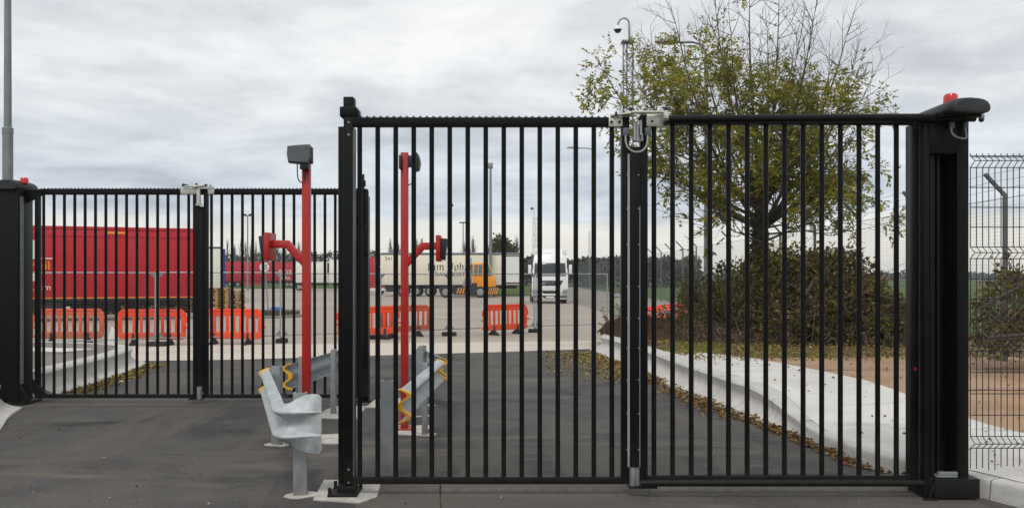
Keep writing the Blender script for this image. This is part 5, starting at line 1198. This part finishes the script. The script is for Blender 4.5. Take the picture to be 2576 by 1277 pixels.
for _ in range(6500):
    y = rnd(15.2, 18.4); x = edge_at(y)+.05+abs(random.gauss(0, 1.3))
    if noise.noise((x*.8, y*.8, 9)) < -.12: continue
    gr.col = pick([(.19, .21, .045), (.26, .25, .065), (.15, .17, .04), (.31, .27, .10)]); hgt = rnd(.04, .12); a = rnd(0, 6.28); dx_, dy_ = math.cos(a)*.007, math.sin(a)*.007; z0 = zk(y)-.01
    gr.add([(x-dx_, y-dy_, z0), (x+dx_, y+dy_, z0), (x+rnd(-.05, .05), y+rnd(-.05, .05), z0+hgt)], [(0, 1, 2)])
for _ in range(500):
    a = rnd(0, 6.28); rr = math.sqrt(random.random()); x = ic.x+1.1*rr*math.cos(a); y = ic.y+1.4*rr*math.sin(a); gr.col = pick([(.11, .10, .04), (.08, .085, .03)])
    for k in range(3): gr.add([(x-.02, y, .11), (x+.02, y, .11), (x+rnd(-.1, .1), y+rnd(-.1, .1), .11+rnd(.08, .24))], [(0, 1, 2)])
tag(gr.build('grass', 'grassm', recalc=False), 'rough yellow-green grass of the verge under the ash tree', 'grass', kind='stuff')
lt = MB()
for px, py in ((238, 958), (290, 962)):
    p = G(px, py); lt.prism([(p.x-.11, p.y, .012), (p.x+.13, p.y, .012), (p.x+.1, p.y, .07 if px < 250 else .03), (p.x-.06, p.y, .09 if px < 250 else .03)], (0, .06, 0))
tag(at_origin(lt.build('litter', 'white_print'), G(260, 960)), 'white paper litter in the leaves by the left kerb', 'litter')
tp = G(2122, 1170); q_ = MB(); q_.prism([(tp.x-.05, tp.y, .012), (tp.x+.05, tp.y, .012), (tp.x+.05, tp.y+.03, .03), (tp.x-.04, tp.y+.03, .03)], (0, .03, 0)); tag(at_origin(q_.build('litter', mat('wrapper_red', C(120, 24, 24), .5)), tp), 'small red wrapper by the right kerb seen through the gate', 'litter')

# ---- far trees
def far_tree(name, label, px, Y, ztop, wd, nt_, bare=True, group=None, cols=None):
    X = gx(px, Y); t = thing(name, label, 'tree', (X, Y, -.08), 0, group); z0 = -.08
    k = MB(); k.tube([(X, Y, z0), (X, Y, ztop*.85)], [wd*.06+.06, .03], 6)
    k.build('trunk', 'fartwig', t)
    tw_ = MB(); lf = MB()
    for _ in range(nt_):
        zb_ = rnd(.08, .8)*ztop; d = Vector((rnd(-1, 1), rnd(-1, 1), 0)); f = math.sin(min(1, zb_/ztop*1.15+.1)*math.pi)**.7
        end = Vector((X, Y, 0))+d*wd*.5*f; L = ztop*rnd(.12, .3)
        if bare: tw_.tube([(X+d.x*wd*.08, Y+d.y*wd*.08, zb_), (lerp(X, end.x, .6), lerp(Y, end.y, .6), zb_+L*.5), (end.x, end.y, min(ztop*rnd(.95, 1.03), zb_+L))], [.05, .04, .02], 3, False)
        else:
            for _k in range(14):
                dd = rdir(); p = Vector((X+dd.x*wd*.5*rnd(.4, 1), Y+dd.y*wd*.5, ztop*.55+dd.z*ztop*.45*rnd(.5, 1)*(1+.2*noise.noise((dd.x*3, dd.z*3, px))))); leafq(lf, p, rdir(), rnd(.25, .5), .3, pick(cols))
    if bare: tag(tw_.build('crown', 'fartwig', t, recalc=False), kind='stuff')
    else: tag(lf.build('crown', 'leaf', t, recalc=False), kind='stuff')
    return t
pops = [(572, 600, 2.2), (590, 612, 2.0), (606, 594, 2.0), (618, 604, 2.2), (632, 598, 2.2), (644, 608, 2.0), (657, 592, 2.4), (672, 602, 2.0), (686, 588, 2.2), (700, 600, 2.2), (716, 606, 2.2), (734, 612, 2.4), (752, 604, 2.4)]
for i, (px, py, wd) in enumerate(pops):
    Y = 205+rnd(-12, 12); far_tree('poplar_tree', ['leftmost', 'second', 'third', 'fourth', 'fifth', 'sixth', 'seventh', 'eighth', 'ninth', 'tenth', 'eleventh', 'twelfth', 'rightmost'][i]+' bare grey poplar in the row above the far red trailers', px, Y, gz(py, Y), wd, 60, group='bare poplars above the red trailers')
for px, py, wd, lab in ((982, 598, 2.4, 'bare poplar just left of the right red post, above cream trailer'), (1003, 612, 1.7, 'small bare poplar left of the right red post, above cream trailer'), (1048, 600, 2.6, 'bare poplar beside the right red reader arm'), (1168, 604, 2.6, 'bare rounded poplar behind the far flat-headed lamp post'), (1190, 592, 2.6, 'bare slim poplar left of the green tree'), (1300, 594, 2.0, 'bare poplar at the right side of the far green tree')):
    Y = 190.; far_tree('poplar_tree', lab, px, Y, gz(py, Y), wd, 110)
far_tree('broadleaf_tree', 'round green tree behind the cream trailer, above the yellow tractor', 1262, 112, gz(586, 112), 5.0, 260, False, None, [(.085, .105, .022), (.06, .08, .018), (.11, .12, .03)])
fw = MB()
def wood(px0, px1, Y0, Y1, py, n, cols, s, jag=.25):
    for _ in range(n):
        px = rnd(px0, px1); Y = rnd(Y0, Y1); zt = gz(py, Y)*(1+jag*noise.noise((px*.03, Y*.01, 1))+.12*noise.noise((px*.15, 3, 1)))
        z = zt*random.random()**.5; leafq(fw, Vector((gx(px, Y), Y, z)), rdir(), rnd(.6, 1.4)*s, s*rnd(.6, 1.1), pick(cols))
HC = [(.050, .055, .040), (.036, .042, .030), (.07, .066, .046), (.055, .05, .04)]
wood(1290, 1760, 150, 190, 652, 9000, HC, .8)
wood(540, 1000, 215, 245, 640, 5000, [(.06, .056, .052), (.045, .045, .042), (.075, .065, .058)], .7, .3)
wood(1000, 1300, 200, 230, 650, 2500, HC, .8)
wood(1720, 2700, 380, 460, 688, 5000, [(.075, .09, .09), (.06, .075, .078)], 1.4, .55)  # haze over the farthest trees is mixed into these pale bluish colours
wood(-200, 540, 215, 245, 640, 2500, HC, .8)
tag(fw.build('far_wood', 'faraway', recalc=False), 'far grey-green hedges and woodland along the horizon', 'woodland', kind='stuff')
# hawthorn hedge patch right at the security fence
# ================================================================== HAZE
hz_ = MB().box(-700, 700, -60, 900, -1.2, 15.5).build('haze', 'ink'); hz_['kind'] = 'stuff'
hm = bpy.data.materials.new('haze_air'); hm.use_nodes = True; t_ = hm.node_tree; t_.nodes.clear()
ho_ = t_.nodes.new('ShaderNodeOutputMaterial'); pv = t_.nodes.new('ShaderNodeVolumePrincipled'); pv.inputs['Color'].default_value = (.86, .90, .95, 1); pv.inputs['Density'].default_value = .00042
pv.inputs['Anisotropy'].default_value = .2
t_.links.new(pv.outputs[0], ho_.inputs['Volume']); hz_.data.materials.clear(); hz_.data.materials.append(hm); hz_['label'] = 'thin pale haze in the air'; hz_['category'] = 'haze'
